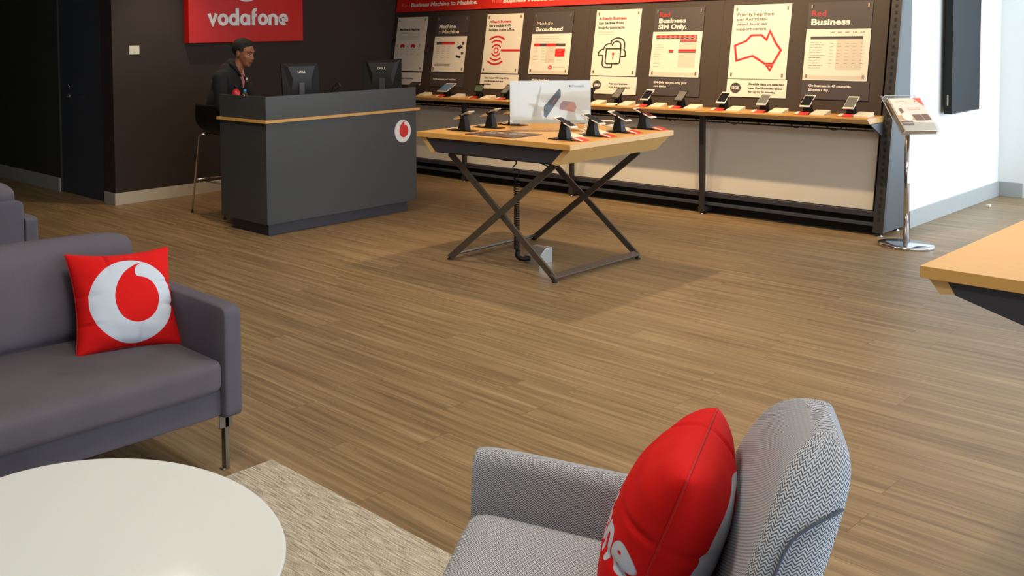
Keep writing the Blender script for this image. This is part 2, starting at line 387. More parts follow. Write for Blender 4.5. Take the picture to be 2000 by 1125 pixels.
# speech-mark emblem: a white disc of radius 1 with a red drop-shaped mark in it
def smooth_closed(pts, sub=6):
    n = len(pts); out = []
    for i in range(n):
        p0, p1, p2, p3 = (np.array(pts[(i + k) % n]) for k in (-1, 0, 1, 2))
        for j in range(sub):
            t = j / sub; out.append(tuple(.5 * ((2 * p1) + (-p0 + p2) * t + (2 * p0 - 5 * p1 + 4 * p2 - p3) * t * t + (-p0 + 3 * p1 - 3 * p2 + p3) * t ** 3)))
    return out
def smooth_open(pts, sub=6):
    pts = [np.array(p, float) for p in pts]; P = [2 * pts[0] - pts[1]] + pts + [2 * pts[-1] - pts[-2]]; out = []
    for i in range(1, len(P) - 2):
        p0, p1, p2, p3 = P[i - 1:i + 3]
        for j in range(sub):
            t = j / sub; out.append(tuple(.5 * ((2 * p1) + (-p0 + p2) * t + (2 * p0 - 5 * p1 + 4 * p2 - p3) * t * t + (-p0 + 3 * p1 - 3 * p2 + p3) * t ** 3)))
    return out + [tuple(pts[-1])]
MARK = smooth_open([(.36, .95), (.1, .86), (-.15, .70), (-.35, .44), (-.45, .12), (-.41, -.2), (-.24, -.44), (.04, -.55), (.32, -.5), (.54, -.32), (.65, -.04), (.63, .22), (.52, .42), (.36, .53), (.22, .57)]) + smooth_open([(.15, .60), (.13, .70), (.2, .84), (.36, .95)])[:-1]

def arc(cx, cy, rx, ry, a0, a1, n=14): return [(cx + rx * math.cos(math.radians(a0 + (a1 - a0) * i / n)), cy + ry * math.sin(math.radians(a0 + (a1 - a0) * i / n))) for i in range(n + 1)]
SW = .27
LET = {'v': ([[(.1, 1.0), (.40, .16), (.70, 1.0)]], .80), 'o': ([arc(.46, .5, .31, .37, 0, 360, 28)], .92),
       'd': ([arc(.44, .5, .30, .37, 0, 360, 28), [(.76, .0), (.76, 1.45)]], .96), 'a': ([arc(.44, .5, .30, .37, 0, 360, 28), [(.76, .0), (.76, .9)]], .96),
       'f': ([[(.24, .0), (.24, 1.1)] + arc(.49, 1.1, .25, .24, 180, 80, 8), [(.1, .86), (.52, .86)]], .60),
       'n': ([[(.18, .0), (.18, .9)], arc(.46, .56, .28, .31, 180, 0, 12) + [(.74, .0)]], .94),
       'e': ([[(.16, .47), (.74, .47)] + arc(.45, .5, .30, .37, 8, 305, 24)], .84)}
def logo_strokes(word='vodafone'):
    out = []; x = 0
    for c in word:
        st, ad = LET[c]
        for s_ in st: out.append((c, [(p[0] + x, p[1]) for p in s_]))
        x += ad
    return out, x

# ------------------------------------------------------------------ the room
struct('floor', MB().box((-3, -3, -.1), (11.1, 14.5, 0)), M_FLOOR)
struct('ceiling', MB().box((-3, -3, CEIL), (11.1, 14.5, CEIL + .1)), M_CEIL)
YB = 7.99; XL = 4.64
struct('wall_back', MB().box((XL, YB, 0), (8.9, YB + .13, CEIL)), M_WALLD)
b = MB(); b.box((XL, 9.12, 0), (XL + .12, 14.5, CEIL)); struct('wall_left', b, M_WALLB)
struct('wall_left_return', MB().box((XL, YB + .13, 0), (XL + .1, YB + .2, CEIL)), M_WALLD)
b = MB(); b.box((XL, YB + .2, 2.1), (XL + .12, 9.12, CEIL)); struct('wall_over_door', b, M_WALLB)
d1 = struct('door_1', MB().box((XL + .02, YB + .21, .004), (XL + .065, 9.11, 2.1)), M_DOOR, bevel=.002)
h = MB(); h.lathe([(.025, 0), (.025, .008)], 20, X=Matrix.Translation((XL + .02, 8.93, 1.02)) @ Matrix.Rotation(-PI / 2, 4, 'Y'))
h.tube([(XL + .02, 8.93, 1.02), (XL - .03, 8.93, 1.02), (XL - .035, 8.91, 1.02), (XL - .035, 8.82, 1.02)], .008)
h.build('door_handle', M_CHROME, d1)
h = MB(); h.lathe([(.022, 0), (.022, .01), (.01, .014)], 20, X=Matrix.Translation((XL + .02, 8.93, 1.12)) @ Matrix.Rotation(-PI / 2, 4, 'Y')); h.build('door_lock', M_CHROME, d1)
struct('baseboard_left', MB().box((XL - .014, 9.13, 0), (XL, 14.4, .145)), M_SKIRT, bevel=.002)
struct('baseboard_back', MB().box((XL - .014, YB - .014, 0), (8.2, YB, .115)), M_SKIRTW, bevel=.002)
struct('baseboard_return', MB().box((XL - .014, YB, 0), (XL, YB + .2, .115)), M_SKIRT, bevel=.002)
XD = 8.72; YW = 2.735
struct('wall_display', MB().box((XD + .004, YW + .1, 0), (XD + .1, YB, CEIL)), M_WHITE)
struct('wall_right', MB().box((XD + .004, YW, 0), (11.0, YW + .1, CEIL)), M_WHITE)
struct('wall_window_return', MB().box((10.97, 2.52, 0), (11.08, YW, CEIL)), M_WHITE)
struct('baseboard_right', MB().box((XD + .004, YW - .014, 0), (10.97, YW, .135)), M_SKIRT, bevel=.002)
struct('baseboard_window_return', MB().box((10.956, 2.55, 0), (10.97, YW - .014, .135)), M_SKIRT, bevel=.002)
M_ALU = mat('window_aluminium', (170, 178, 188), .4, metal=.3)
# street windows
def window(name, p0, p1, n):
    p0 = Vector(p0); p1 = Vector(p1); L_ = (p1 - p0).length; ax = (p1 - p0).normalized()
    f = MB(); up = (0, 0, 1)
    for i in range(n + 1):
        q = p0 + ax * L_ * i / n; f.bar(q + Vector((0, 0, 0)), q + Vector((0, 0, CEIL)), .07, .09, up=tuple(ax))
    for z in (.04, CEIL - .04): f.bar(p0 + Vector((0, 0, z)), p1 + Vector((0, 0, z)), .08, .08)
    o = struct(name, f, M_ALU)
    g = MB(); g.bar(p0 + Vector((0, 0, CEIL / 2)), p1 + Vector((0, 0, CEIL / 2)), .008, CEIL - .1); g.build('pane', M_GLASS, o)
window('window_1', (11.03, -3, 0), (11.03, 2.49, 0), 4)
window('window_2', (-3, -3.04, 0), (11.0, -3.04, 0), 8)
struct('wall_far_left', MB().box((-3.1, -3, 0), (-3, 14.5, CEIL)), M_WALLB)
struct('wall_far_back', MB().box((-3, 14.4, 0), (XL, 14.5, CEIL)), M_WALLB)

o = thing('light_switch', (4.883, YB, 1.49), 'white square light switch on the dark wall left of the red sign', 'light switch')
b = MB(); b.box((-.057, -.009, -.043), (.057, 0, .043)); b.build('faceplate', mat('switch_white', (226, 222, 205), .4), o, bevel=.003)
b = MB(); b.box((-.012, -.013, -.02), (.012, -.009, .02)); b.build('rocker', mat('switch_white', (0, 0, 0)), o, bevel=.002)

# ceiling downlights (bodies of the spots above, added fill spot included)
dl = None
for i, (x, y) in enumerate([d[:2] for d in DOWN]):
    if dl is None:
        dl = thing('downlight', (x, y, CEIL), 'round recessed ceiling downlight', 'ceiling light', group='downlights in the ceiling')
        MB().lathe([(.062, -.012), (.062, -.001), (.05, -.001), (.05, -.012)], 24).build('trim_ring', M_PHONEW, dl)
        MB().lathe([(.048, -.003), (.048, -.001)], 24).build('lens', M_LAMP, dl)
    else:
        c = copy_tree(dl); c.location = (x, y, CEIL)

pl_ = None
for x, y in FILL_PANELS:
    if pl_ is None:
        pl_ = thing('added_fill_panel', (x, y, CEIL), 'square flat white fill panel added out of view on the ceiling', 'ceiling light', group='added fill panels on the ceiling')
        b = MB(); b.box((-.31, -.31, -.02), (-.29, .31, 0)); b.box((.29, -.31, -.02), (.31, .31, 0)); b.box((-.29, -.31, -.02), (.29, -.29, 0)); b.box((-.29, .29, -.02), (.29, .31, 0)); b.build('frame', M_PHONEW, pl_)
        MB().box((-.29, -.29, -.008), (.29, .29, -.001)).build('diffuser', M_LAMP, pl_)
    else:
        c = copy_tree(pl_); c.location = (x, y, CEIL)

# ------------------------------------------------------------------ red sign
sg = thing('wall_sign', (6.225, YB, 2.0), 'big red illuminated box sign with white vodafone lettering above the seated man', 'sign')
sg['label'] = 'big red box sign with white lettering on the dark wall above the seated man'
b = MB(); b.box((-.75, -.09, -.455), (.77, -.002, .50)); b.build('panel', M_RED, sg, bevel=.003)
st, tot = logo_strokes()
A = Art(plane_frame((5.703 - 6.225, -.091, -.284), (1, 0, 0), (0, 0, 1)), step=.001)
kx = 1.045 / (tot - .1)
lw = MB()
def strokes_to(mb, st, kx, kz, X, depth, wd=SW):
    for q_, (c, pts) in enumerate(st):
        pts = [Vector(p) for p in pts]; cl = (pts[0] - pts[-1]).length < 1e-6
        if cl: pts = pts[:-1]
        n = len(pts); o_ = []; i_ = []
        for i in range(n):
            a = pts[i - 1] if (i > 0 or cl) else pts[i]; b_ = pts[(i + 1) % n] if (i < n - 1 or cl) else pts[i]
            t1 = pts[i] - a; t2 = b_ - pts[i]; t1 = t2 if t1.length < 1e-9 else t1; t2 = t1 if t2.length < 1e-9 else t2
            t1.normalize(); t2.normalize(); n1 = Vector((-t1.y, t1.x)); nn = (n1 + Vector((-t2.y, t2.x))).normalized(); k = wd / 2 / max(.5, nn.dot(n1))
            o_.append(pts[i] + nn * k); i_.append(pts[i] - nn * k)
        dz = depth + .0009 * (q_ % 3); V_ = []
        for a, b_ in zip(o_, i_): V_ += [(a.x * kx, a.y * kz, 0), (b_.x * kx, b_.y * kz, 0), (a.x * kx, a.y * kz, dz), (b_.x * kx, b_.y * kz, dz)]
        F_ = []
        for i in range(n if cl else n - 1):
            j = (i + 1) % n; a, b_ = 4 * i, 4 * j
            F_ += [(a + 2, a + 3, b_ + 3, b_ + 2), (a, a + 2, b_ + 2, b_), (a + 3, a + 1, b_ + 1, b_ + 3)]
        if not cl: F_ += [(0, 1, 3, 2), (4 * n - 4, 4 * n - 2, 4 * n - 1, 4 * n - 3)]
        mb.add(V_, F_, 0, X)
strokes_to(lw, st, kx, .125, A.X, .012)
lw.build('lettering', M_SIGNW, sg)
d = MB(); X = plane_frame((6.205 - 6.225, -.0905, .19), (1, 0, 0), (0, 0, 1))
d.prism([(.225 * math.cos(2 * PI * k / 64), .225 * math.sin(2 * PI * k / 64)) for k in range(64)], 0, .012, 0, X); d.build('emblem_disc', M_SIGNW, sg)
d = MB(); d.prism([(p[0] * .225, p[1] * .225) for p in MARK], .0125, .016, 0, X); d.build('emblem_mark', M_RED, sg)

# ------------------------------------------------------------------ display wall fixture
SL = .184
def fx(z, off=8.225): return off + SL * z
gd = thing('display_fixture', (8.4, 5.4, 0), 'long dark leaning display wall with an oak shelf running along its whole length', 'display shelving')
OX, OY = -8.4, -5.4
T = Matrix.Translation((OX, OY, 0))
ends = [2.79, 4.09, 5.39, 6.69, 7.98]
def gb(mb, name, m, **k):
    mb.v = [tuple(T @ Vector(p)) for p in mb.v]; return mb.build(name, m, gd, **k)
TOPZ = 2.35
for i in range(4):      # upper boards and lower beige boards, one per bay
    y0, y1 = ends[i] + .0006, ends[i + 1] - .0006
    if i == 0: y0 += .034
    b = MB(); b.prism([(fx(.86), .86), (fx(TOPZ), TOPZ), (fx(TOPZ) + .02, TOPZ), (fx(.86) + .02, .86)], -y1, -y0, 0, Matrix(((1, 0, 0, 0), (0, 0, -1, 0), (0, 1, 0, 0), (0, 0, 0, 1)))); gb(b, 'back_board', M_BACKP)
    b = MB(); b.prism([(fx(.19), .19), (fx(.80), .80), (fx(.80) + .015, .80), (fx(.19) + .015, .19)], -y1, -y0, 0, Matrix(((1, 0, 0, 0), (0, 0, -1, 0), (0, 1, 0, 0), (0, 0, 0, 1)))); gb(b, 'lower_board', M_BEIGE)
XZ = Matrix(((1, 0, 0, 0), (0, 0, -1, 0), (0, 1, 0, 0), (0, 0, 0, 1)))   # prism (x, z, -y)
# end panel (trapezoid) and its slotted front post
b = MB(); b.prism([(8.235, .03), (fx(TOPZ, 8.215), TOPZ), (8.722, TOPZ), (8.722, .03)], -2.765, -2.733, 0, XZ); gb(b, 'side_panel', M_FIXP, bevel=.002)
b = MB(); b.prism([(8.195, .03), (fx(TOPZ, 8.185), TOPZ), (fx(TOPZ, 8.232), TOPZ), (8.237, .03)], -2.80, -2.731, 0, XZ); gb(b, 'end_post', M_POST)
b = MB()
for k in range(42):
    z = .12 + k * .052
    if z > TOPZ: break
    b.add([(fx(z, 8.1845) - .0005, 2.757, z), (fx(z, 8.1845) - .0005, 2.773, z), (fx(z + .026, 8.1845) - .0005, 2.773, z + .026), (fx(z + .026, 8.1845) - .0005, 2.757, z + .026)], [(0, 1, 2, 3)])
gb(b, 'post_slots', M_BLACKR)
b = MB(); b.box((8.6, 2.8, .0), (8.7, 7.98, TOPZ)); gb(b, 'rear_frame', M_POST)
for x, y in ((8.225, 2.765), (8.56, 2.765)):
    b = MB(); b.lathe([(.022, 0), (.022, .008), (.008, .012), (.008, .035)], 16, X=Matrix.Translation((x, y, 0))); gb(b, 'levelling_foot', M_CHROME)
# lower rails
b = MB(); b.box((8.225, 2.8, .145), (8.27, 7.98, .185)); gb(b, 'rail', M_CHARD, bevel=.002)
b = MB(); b.box((8.215, 2.8, .075), (8.26, 7.98, .10)); gb(b, 'rail', M_FIXP, bevel=.002)
b = MB(); b.box((8.3, 2.8, .0), (8.33, 7.98, .16)); gb(b, 'kick_board', M_BLACK)
# oak shelf, one board per bay, slanting front edge
for i in range(4):
    y0, y1 = ends[i] + .0015, ends[i + 1] - .0015
    b = MB(); b.prism([(8.04, .897), (8.04, .905), (8.40, .905), (8.40, .86), (8.095, .86)], -y1, -y0, 0, XZ)
    sh = gb(b, 'oak_shelf', M_OAK); 
    b = MB(); b.prism([(8.036, .8965), (8.091, .8595), (8.095, .8600), (8.04, .897)], -y1, -y0, 0, XZ); gb(b, 'shelf_edging', M_OAKE)
b = MB(); b.prism([(8.10, .857), (8.40, .857), (8.40, .72)], -2.80, -2.79, 0, XZ); gb(b, 'shelf_bracket', M_FIXP)
for y in (4.09, 5.36, 6.66):
    b = MB(); b.box((8.165, y - .02, .02), (8.2, y + .02, .858)); b.box((8.201, y - .015, .815), (8.38, y + .015, .858)); gb(b, 'leg', M_POST, bevel=.002)
    b = MB(); b.box((8.16, y - .025, .02), (8.6, y + .025, .06)); gb(b, 'foot_bar', M_POST)
    b = MB(); b.lathe([(.018, 0), (.018, .008), (.008, .012), (.008, .03)], 14, X=Matrix.Translation((8.18, y, 0))); gb(b, 'levelling_foot', M_CHROME)
b = MB(); b.tube([(8.21, 2.8, .80), (8.21, 7.97, .80)], .006, 6)
for k in range(40):
    y = 2.86 + k * .13
    if k % 3 == 0: b.box((8.17, y, .835), (8.23, y + .07, .858))
    b.tube([(8.21, y, .80), (8.22, y + .02, .858)], .003, 5)
    if k % 2: b.tube(smooth_open([(8.2, y, .845), (8.2, y + .05, .80 + random.uniform(-.01, .02)), (8.2, y + .11, .79 + random.uniform(0, .03)), (8.2, y + .17, .85)], 4), .003, 5)
gb(b, 'cable_tray', M_BLACK)
# red header
b = MB(); b.prism([(fx(1.856, 8.205), 1.856), (fx(2.1, 8.205), 2.1), (fx(2.1, 8.222), 2.1), (fx(1.856, 8.222), 1.856)], -7.97, -3.2, 0, XZ); hd = gb(b, 'header_band', M_REDB)
def slope_frame(y, z, off=8.205): return plane_frame((fx(z, off), y, z), (0, -1, 0), (SL, 0, 1))
for t1, t2, y, z, wtot in (('Red ', 'Business Machine to Machine.', 7.885, 1.915, 1.115), ('Red ', 'Business Mobile Broadband.', 6.575, 1.915, 1.10), ('Red ', 'Business SIM Only.', 5.25, 1.915, .8)):
    A = Art(T @ slope_frame(y, z), .001)
    A.text('Red', 0, 0, .047, 0, width=.118 * wtot / 1.115, bold=0, shear=.12, layer=1)
    A.text(t2, .145 * wtot / 1.115, 0, .047, 1, width=wtot * .87, bold=.035, shear=.12, layer=1)
    A.build('header_lettering', [mat('header_pale_red', (238, 120, 104), .5), M_INKW], gd)

# ------------------------------------------------------------------ posters
PM = [M_PAPER, M_INKG, M_INKB, M_INKR, M_INKL, M_INKP, M_INKW, mat('ink_beige', (206, 180, 144), .5)]
def poster(y0, y1, z0, z1, dark, label, art, group, clips=True):
    yc = (y0 + y1) / 2; zc = (z0 + z1) / 2; W2 = abs(y0 - y1) / 2; H2 = (z1 - z0) / 2 * math.sqrt(1 + SL * SL)
    fr = slope_frame(yc, zc, 8.2225)
    p = thing('poster', None, label, 'poster', group=group, mw=fr)
    b = MB(); b.box((-W2, -H2, 0), (W2, H2, .006)); b.build('board', M_INKG if dark else M_PAPER, p)
    A = Art(Matrix.Translation((0, 0, .006)), .0007); art(A, W2, H2)
    if A.v: A.build('printing', PM, p)
    if clips:
        for sx in (-1, 1):
            for sy in (-1, 1): MB().box((sx * (W2 - .028) - .006, sy * (H2 - .035) - .014, .006), (sx * (W2 - .028) + .006, sy * (H2 - .035) + .014, .012)).build('clip', M_CLIP, p)
    return p
def tablebox(A, W2, H2, split):   # dark top, pale bottom part
    A.rect(-W2, -H2, W2, split, 0)
    return
def artA(A, W2, H2):
    A.text('Machine to Machine.', -W2 + .05, .16, .028, 2, width=.31, bold=.035, layer=2)
    A.lines(-W2 + .04, .125, .36, 5, .018, .004, 4)
    for k, (u, c) in enumerate(((-.19, 4), (-.115, 3), (-.03, 4), (.05, 3), (.15, 4))):
        if c == 3: A.poly([(u - .03, -.035), (u + .035, -.035), (u + .038, -.015), (u + .015, .0), (u - .015, .0), (u - .035, -.018)], 3); A.disc(u - .018, -.037, .008, 2, 2); A.disc(u + .02, -.037, .008, 2, 2)
        else: A.rect(u - .008, -.04, u + .008, 0, 4)
        A.lines(u - .02, -.065, .045, 1, .02, .004, 4); A.lines(u - .022, -.115, .045, 2, .012, .004, 4)
    A.lines(-W2 + .04, -.20, .14, 4, .022, .003, 5)
def artB(A, W2, H2):
    sp = H2 - .236; tablebox(A, W2, H2, sp)
    A.text('Machine', -W2 + .045, sp + .095, .042, 6, width=.24, bold=.03, layer=2); A.text('to', -W2 + .045, sp + .035, .04, 4, width=.045, bold=0, layer=2); A.text('Machine', -W2 + .10, sp + .035, .042, 6, width=.24, bold=.03, layer=2)
    A.lines(-W2 + .04, sp - .045, .09, 1, .02, .006, 2, 2)
    A.rect(-W2 + .035, sp - .095, -W2 + .115, sp - .062, 1, 2); A.rect(-W2 + .115, sp - .095, W2 - .165, sp - .062, 3, 2)
    for r in range(6):
        for c in range(3): A.lines(-W2 + .04 + c * .08, sp - .12 - r * .025, .05, 1, .02, .004, 4, 2)
    A.poly([(.10, sp - .125), (.15, sp - .10), (.19, sp - .12), (.14, sp - .15)], 2, 2); A.poly([(.10, sp - .21), (.17, sp - .225), (.17, sp - .25), (.10, sp - .235)], 2, 2)
    A.disc(.185, sp - .08, .018, 1, 2); A.disc(.185, sp - .19, .018, 1, 2); A.lines(.11, sp - .075, .04, 2, .012, .004, 4, 2)
    A.lines(-W2 + .04, -H2 + .085, .24, 2, .018, .006, 1, 2)
def artC(A, W2, H2):
    A.text('A', -W2 + .04, .225, .028, 2, bold=.03, layer=2); A.text('Ready Business', -W2 + .075, .225, .028, 3, width=.24, bold=.03, layer=2)
    A.text('has a mobile WiFi', -W2 + .04, .18, .028, 2, width=.28, bold=.03, layer=2); A.text('hotspot in the office.', -W2 + .04, .138, .028, 2, width=.33, bold=.03, layer=2)
    cx, cy = -.07, -.075
    A.stroke(arc(cx, cy, .026, .026, 0, 350, 24), .014, 3, 2); A.disc(cx + .03, cy + .005, .007, 3, 2)
    for r, w_ in ((.06, .016), (.105, .017), (.15, .02)):
        s_ = 62 if r < .1 else 40
        A.stroke(arc(cx, cy, r, r, 90 - s_, 90 + s_, 16), w_, 3, 2); A.stroke(arc(cx, cy, r, r, 270 - s_, 270 + s_, 16), w_, 3, 2)
    A.rect(cx + .06, cy - .012, W2, cy + .012, 3, 2)
    A.lines(-W2 + .04, -H2 + .02, .38, 1, .01, .003, 4)
def artD(A, W2, H2):
    sp = H2 - .225; tablebox(A, W2, H2, sp)
    A.text('Mobile', -W2 + .045, sp + .09, .042, 5, width=.19, bold=0, layer=2); A.text('Broadband', -W2 + .045, sp + .03, .042, 6, width=.31, bold=.035, layer=2)
    A.lines(-W2 + .045, sp - .03, .33, 4, .018, .004, 4, 2)
    u = -W2 + .035
    for wd, c in ((.07, 3), (.08, 1), (.11, 3), (.11, 1)): A.rect(u, sp - .13, u + wd, sp - .10, c, 2); u += wd
    A.rect(-W2 + .185, sp - .30, -W2 + .295, sp - .13, 5, 2)
    for r in range(5):
        for c in range(4): A.lines(-W2 + .04 + c * .095, sp - .15 - r * .03, .05, 1, .02, .004, 4, 3)
    A.rect(-W2 + .295, sp - .235, -W2 + .405, sp - .155, 3, 2)
    A.disc(.02, -H2 + .07, .022, 3, 2); A.rect(.01, -H2 + .067, .03, -H2 + .073, 6, 3); A.rect(.017, -H2 + .06, .023, -H2 + .08, 6, 3); A.lines(.055, -H2 + .07, .14, 1, .02, .005, 4, 2)
    A.rect(-W2 + .01, -H2 + .008, W2 - .01, -H2 + .035, 5, 2)
def artE(A, W2, H2):
    A.text('A', -W2 + .035, .225, .028, 2, bold=.03, layer=2); A.text('Ready Business', -W2 + .07, .225, .028, 3, width=.25, bold=.03, layer=2)
    A.text('can be free from', -W2 + .035, .18, .028, 2, width=.26, bold=.03, layer=2); A.text('lock-in contracts.', -W2 + .035, .137, .028, 2, width=.28, bold=.03, layer=2)
    A.lines(-W2 + .035, .10, .19, 2, .022, .006, 4)
    t = .013
    A.stroke([(-.09, -.185 + .01 * 0), (-.09, -.06), (.06, -.06), (.06, -.17)] + arc(.04, -.185, .02, .02, 0, -90, 5) + [(-.07, -.205)] + arc(-.07, -.185, .02, .02, -90, -180, 5), t, 2, 2, True)
    A.stroke([(-.12, -.125), (-.172, -.125)] + arc(-.115, -.118, .057, .055, 180, 95, 8) + arc(-.06, -.055, .055, .045, 170, 75, 8) + arc(.02, -.02, .075, .065, 150, 0, 14) + [(.095, -.07)] + arc(.07, -.105, .04, .04, 60, -10, 6) + [(.11, -.135), (.065, -.135)], t, 2, 2)
    A.stroke([(-.035, -.03)] + arc(.012, -.03, .045, .042, 150, 0, 12) + [(.058, -.06)], t, 2, 2)
    A.stroke([(-.12, -.125), (-.12, -.2)] + arc(-.085, -.205, .035, .035, 180, 270, 6) + [(-.02, -.24), (-.02, -.21)], t, 2, 2)
    A.disc(-.015, -.11, .013, 3, 2); A.rect(-.019, -.165, -.011, -.11, 3, 2)
    A.rect(-W2, -H2, W2, -H2 + .006, 6, 2)
def artF(A, W2, H2):
    sp = H2 - .222; tablebox(A, W2, H2, sp)
    A.text('Red', -W2 + .045, sp + .14, .042, 3, width=.10, bold=.012, layer=2); A.text('Business', -W2 + .045, sp + .083, .042, 6, width=.255, bold=.035, layer=2); A.text('SIM Only.', -W2 + .045, sp + .025, .042, 6, width=.265, bold=.035, layer=2)
    A.lines(-W2 + .04, sp - .018, .36, 1, .02, .004, 5, 2)
    A.rect(-W2 + .035, sp - .055, W2 - .045, sp - .033, 3, 2); A.rect(-W2 + .035, sp - .07, W2 - .045, sp - .057, 1, 2); A.rect(.035, sp - .09, W2 - .045, sp - .074, 3, 2); A.rect(.035, sp - .102, W2 - .045, sp - .092, 1, 2)
    for c in range(8): A.rect(-.16 + c * .045, sp - .046, -.14 + c * .045, sp - .042, 6, 3); A.rect(-.16 + c * .045, sp - .066, -.14 + c * .045, sp - .062, 5, 3)
    for r in range(10): A.lines(-W2 + .03, sp - .125 - r * .022, .1, 1, .02, .004, 4, 2, .5)
    A.rect(.03, sp - .33, W2 - .045, sp - .105, 5, 2)
    A.rect(-.065, sp - .185, -.02, sp - .168, 3, 3); A.rect(-.065, sp - .196, -.02, sp - .187, 1, 3); A.rect(.025, sp - .185, W2 - .045, sp - .165, 3, 3); A.rect(.025, sp - .196, W2 - .045, sp - .187, 1, 3)
    A.rect(-W2 + .01, -H2 + .008, W2 - .01, -H2 + .04, 5, 2)
def artG(A, W2, H2):
    for i, (t, wd) in enumerate((('Priority help from', .30), ('our Australian-', .25), ('based business', .25), ('support centre.', .255))): A.text(t, -W2 + .035, .225 - i * .042, .028, 1, width=wd, bold=.012, layer=2)
    pts = [(.195, .535), (.13, .44), (.30, .39), (.40, .325), (.59, .325), (.685, .40), (.745, .275), (.84, .45), (.945, .56), (.80, .735), (.62, .735), (.42, .62), (.15, .69), (.11, .50)]
    P = [(720, 345), (550, 450), (490, 390), (410, 393), (350, 465), (225, 515), (240, 690), (430, 632), (570, 722), (660, 722), (755, 570), (690, 490), (630, 355)]
    k = .47 / 670
    P = [(630, 352), (590, 450), (530, 395), (412, 398), (355, 462), (222, 515), (240, 690), (430, 632), (570, 720), (662, 720), (752, 568), (695, 490)]
    def cv(p): y = (p[1] - 470) * .64 / 850; x = (p[0] - 505 + (p[1] - 470) * .085) * .47 / 665; return (x, -y)
    A.stroke([cv(p) for p in P], .017, 3, 2, True)
    A.stroke([cv(p) for p in ((590, 746), (655, 746), (628, 795))], .014, 3, 2, True)
def artH(A, W2, H2):
    sp = H2 - .222; tablebox(A, W2, H2, sp)
    A.text('Red', -W2 + .03, sp + .11, .045, 3, width=.105, bold=.0, layer=2); A.text('Business', -W2 + .03, sp + .035, .052, 6, width=.285, bold=.035, layer=2); A.text('.', -W2 + .32, sp + .035, .04, 6, layer=2)
    for i, t in enumerate(('$40', '$60', '$80', '$100', '$130')): A.text(t, -.055 + i * .054, sp - .035, .014, 1, width=.03, bold=.01, layer=2)
    A.rect(-W2 + .035, sp - .085, W2 - .05, sp - .06, 1, 2); A.rect(-.0, sp - .33, W2 - .05, sp - .085, 5, 2)
    for r in range(11): A.lines(-W2 + .035, sp - .11 - r * .021, .12, 1, .02, .004, 4 if r % 3 else 1, 3, .5)
    for r in range(8):
        for c in range(5): A.lines(-.05 + c * .055, sp - .12 - r * .027, .03, 1, .02, .004, 4, 3)
    A.rect(-W2 + .01, -H2 + .01, W2 - .01, -H2 + .04, 5, 2)
POST = [(7.93, 7.47, 0, artA, 'pale board headed Machine to Machine with small red vehicle icons, furthest left'), (7.33, 6.87, 1, artB, 'board with dark top headed Machine to Machine above a pale price table'),
        (6.625, 6.16, 0, artC, 'white board with big red wireless signal arcs about a mobile hotspot'), (6.03, 5.565, 1, artD, 'board with dark top headed Mobile Broadband above a red and grey table'),
        (5.315, 4.85, 0, artE, 'white board with a cloud and padlock outline drawing'), (4.715, 4.255, 1, artF, 'board with dark top headed Business SIM Only above a price table'),
        (4.0, 3.53, 0, artG, 'white board with a red outline map of Australia'), (3.40, 2.935, 1, artH, 'board with dark top headed Red Business above a price table, furthest right')]
for y0, y1, dk, art, lb in POST: poster(y0, y1, 1.162, 1.792, dk, lb, art, 'large boards on the display wall')
def two(t1, t2, mi, u=-.17, w1=.26, w2=.16, v=.02, t3=None, w3=.2):
    def f(A, W2, H2):
        A.text(t1, u, v, .020, mi, width=w1, bold=.03, layer=2)
        if t2: A.text(t2, u, v - .034, .020, mi, width=w2, bold=.03, layer=2)
        if t3: A.text(t3, u, v - .068, .020, mi, width=w3, bold=.03, layer=2)
    return f
def badge(txt, f, wd=.06):
    def g(A, W2, H2):
        f(A, W2, H2); A.disc(-W2 + .075, 0, .045, 1, 2); A.text(txt, -W2 + .075, -.012, .026, 6, width=wd, bold=.03, layer=3, center=True)
    return g
SM = [(7.95, 7.475, 1.005, 0, two('M2M is the way of the future.', None, 2, -.18, .30, v=-.005), 'small white strip board on the way of the future, below the vehicle icons'),
      (7.335, 6.855, .995, 1, two('M2M connects your machines.', None, 6, -.19, .33, v=.0), 'small dark strip board with one line of text, below the second board from the left'),
      (6.63, 6.145, .995, 0, two('Get a Huawei WiFi Cube 4G for', 'your business and save', 2, -.19, .32, .25, .03, 'members.', .1), 'small white strip board below the wireless signal board'),
      (6.03, 5.56, .995, 1, two('Mobile Broadband', None, 6, -.18, .2), 'small dark strip board mostly hidden behind the standing acrylic sign'),
      (5.31, 4.83, .988, 0, badge('$40', two('Free your business', 'from lock-in contracts', 1, -.04, .19, .22, .008)), 'small white strip board with a round $40 badge'),
      (4.71, 4.235, .992, 1, two('SIM Only lets you bring your', 'own device', 6, -.19, .31, .12, .03), 'small dark strip board about bringing your own device'),
      (4.0, 3.515, 1.008, 0, badge('10GB', two('Double data on selected', 'new Red Business plans', 1, -.06, .28, .27, .028, 'for up to 24 months.', .22)), 'small white strip board with a round 10GB badge'),
      (3.40, 2.915, 1.012, 1, two('On business in 47 countries.', '$5 extra a day.', 6, -.19, .31, .15, .025), 'small dark strip board about business in 47 countries')]
for y0, y1, z0, dk, art, lb in SM:
    z1 = 1.145 + (7.9 - y0) * .003; poster(y0, y1, z0, z1, dk, lb, art, 'small strip boards above the oak shelf', clips=False)

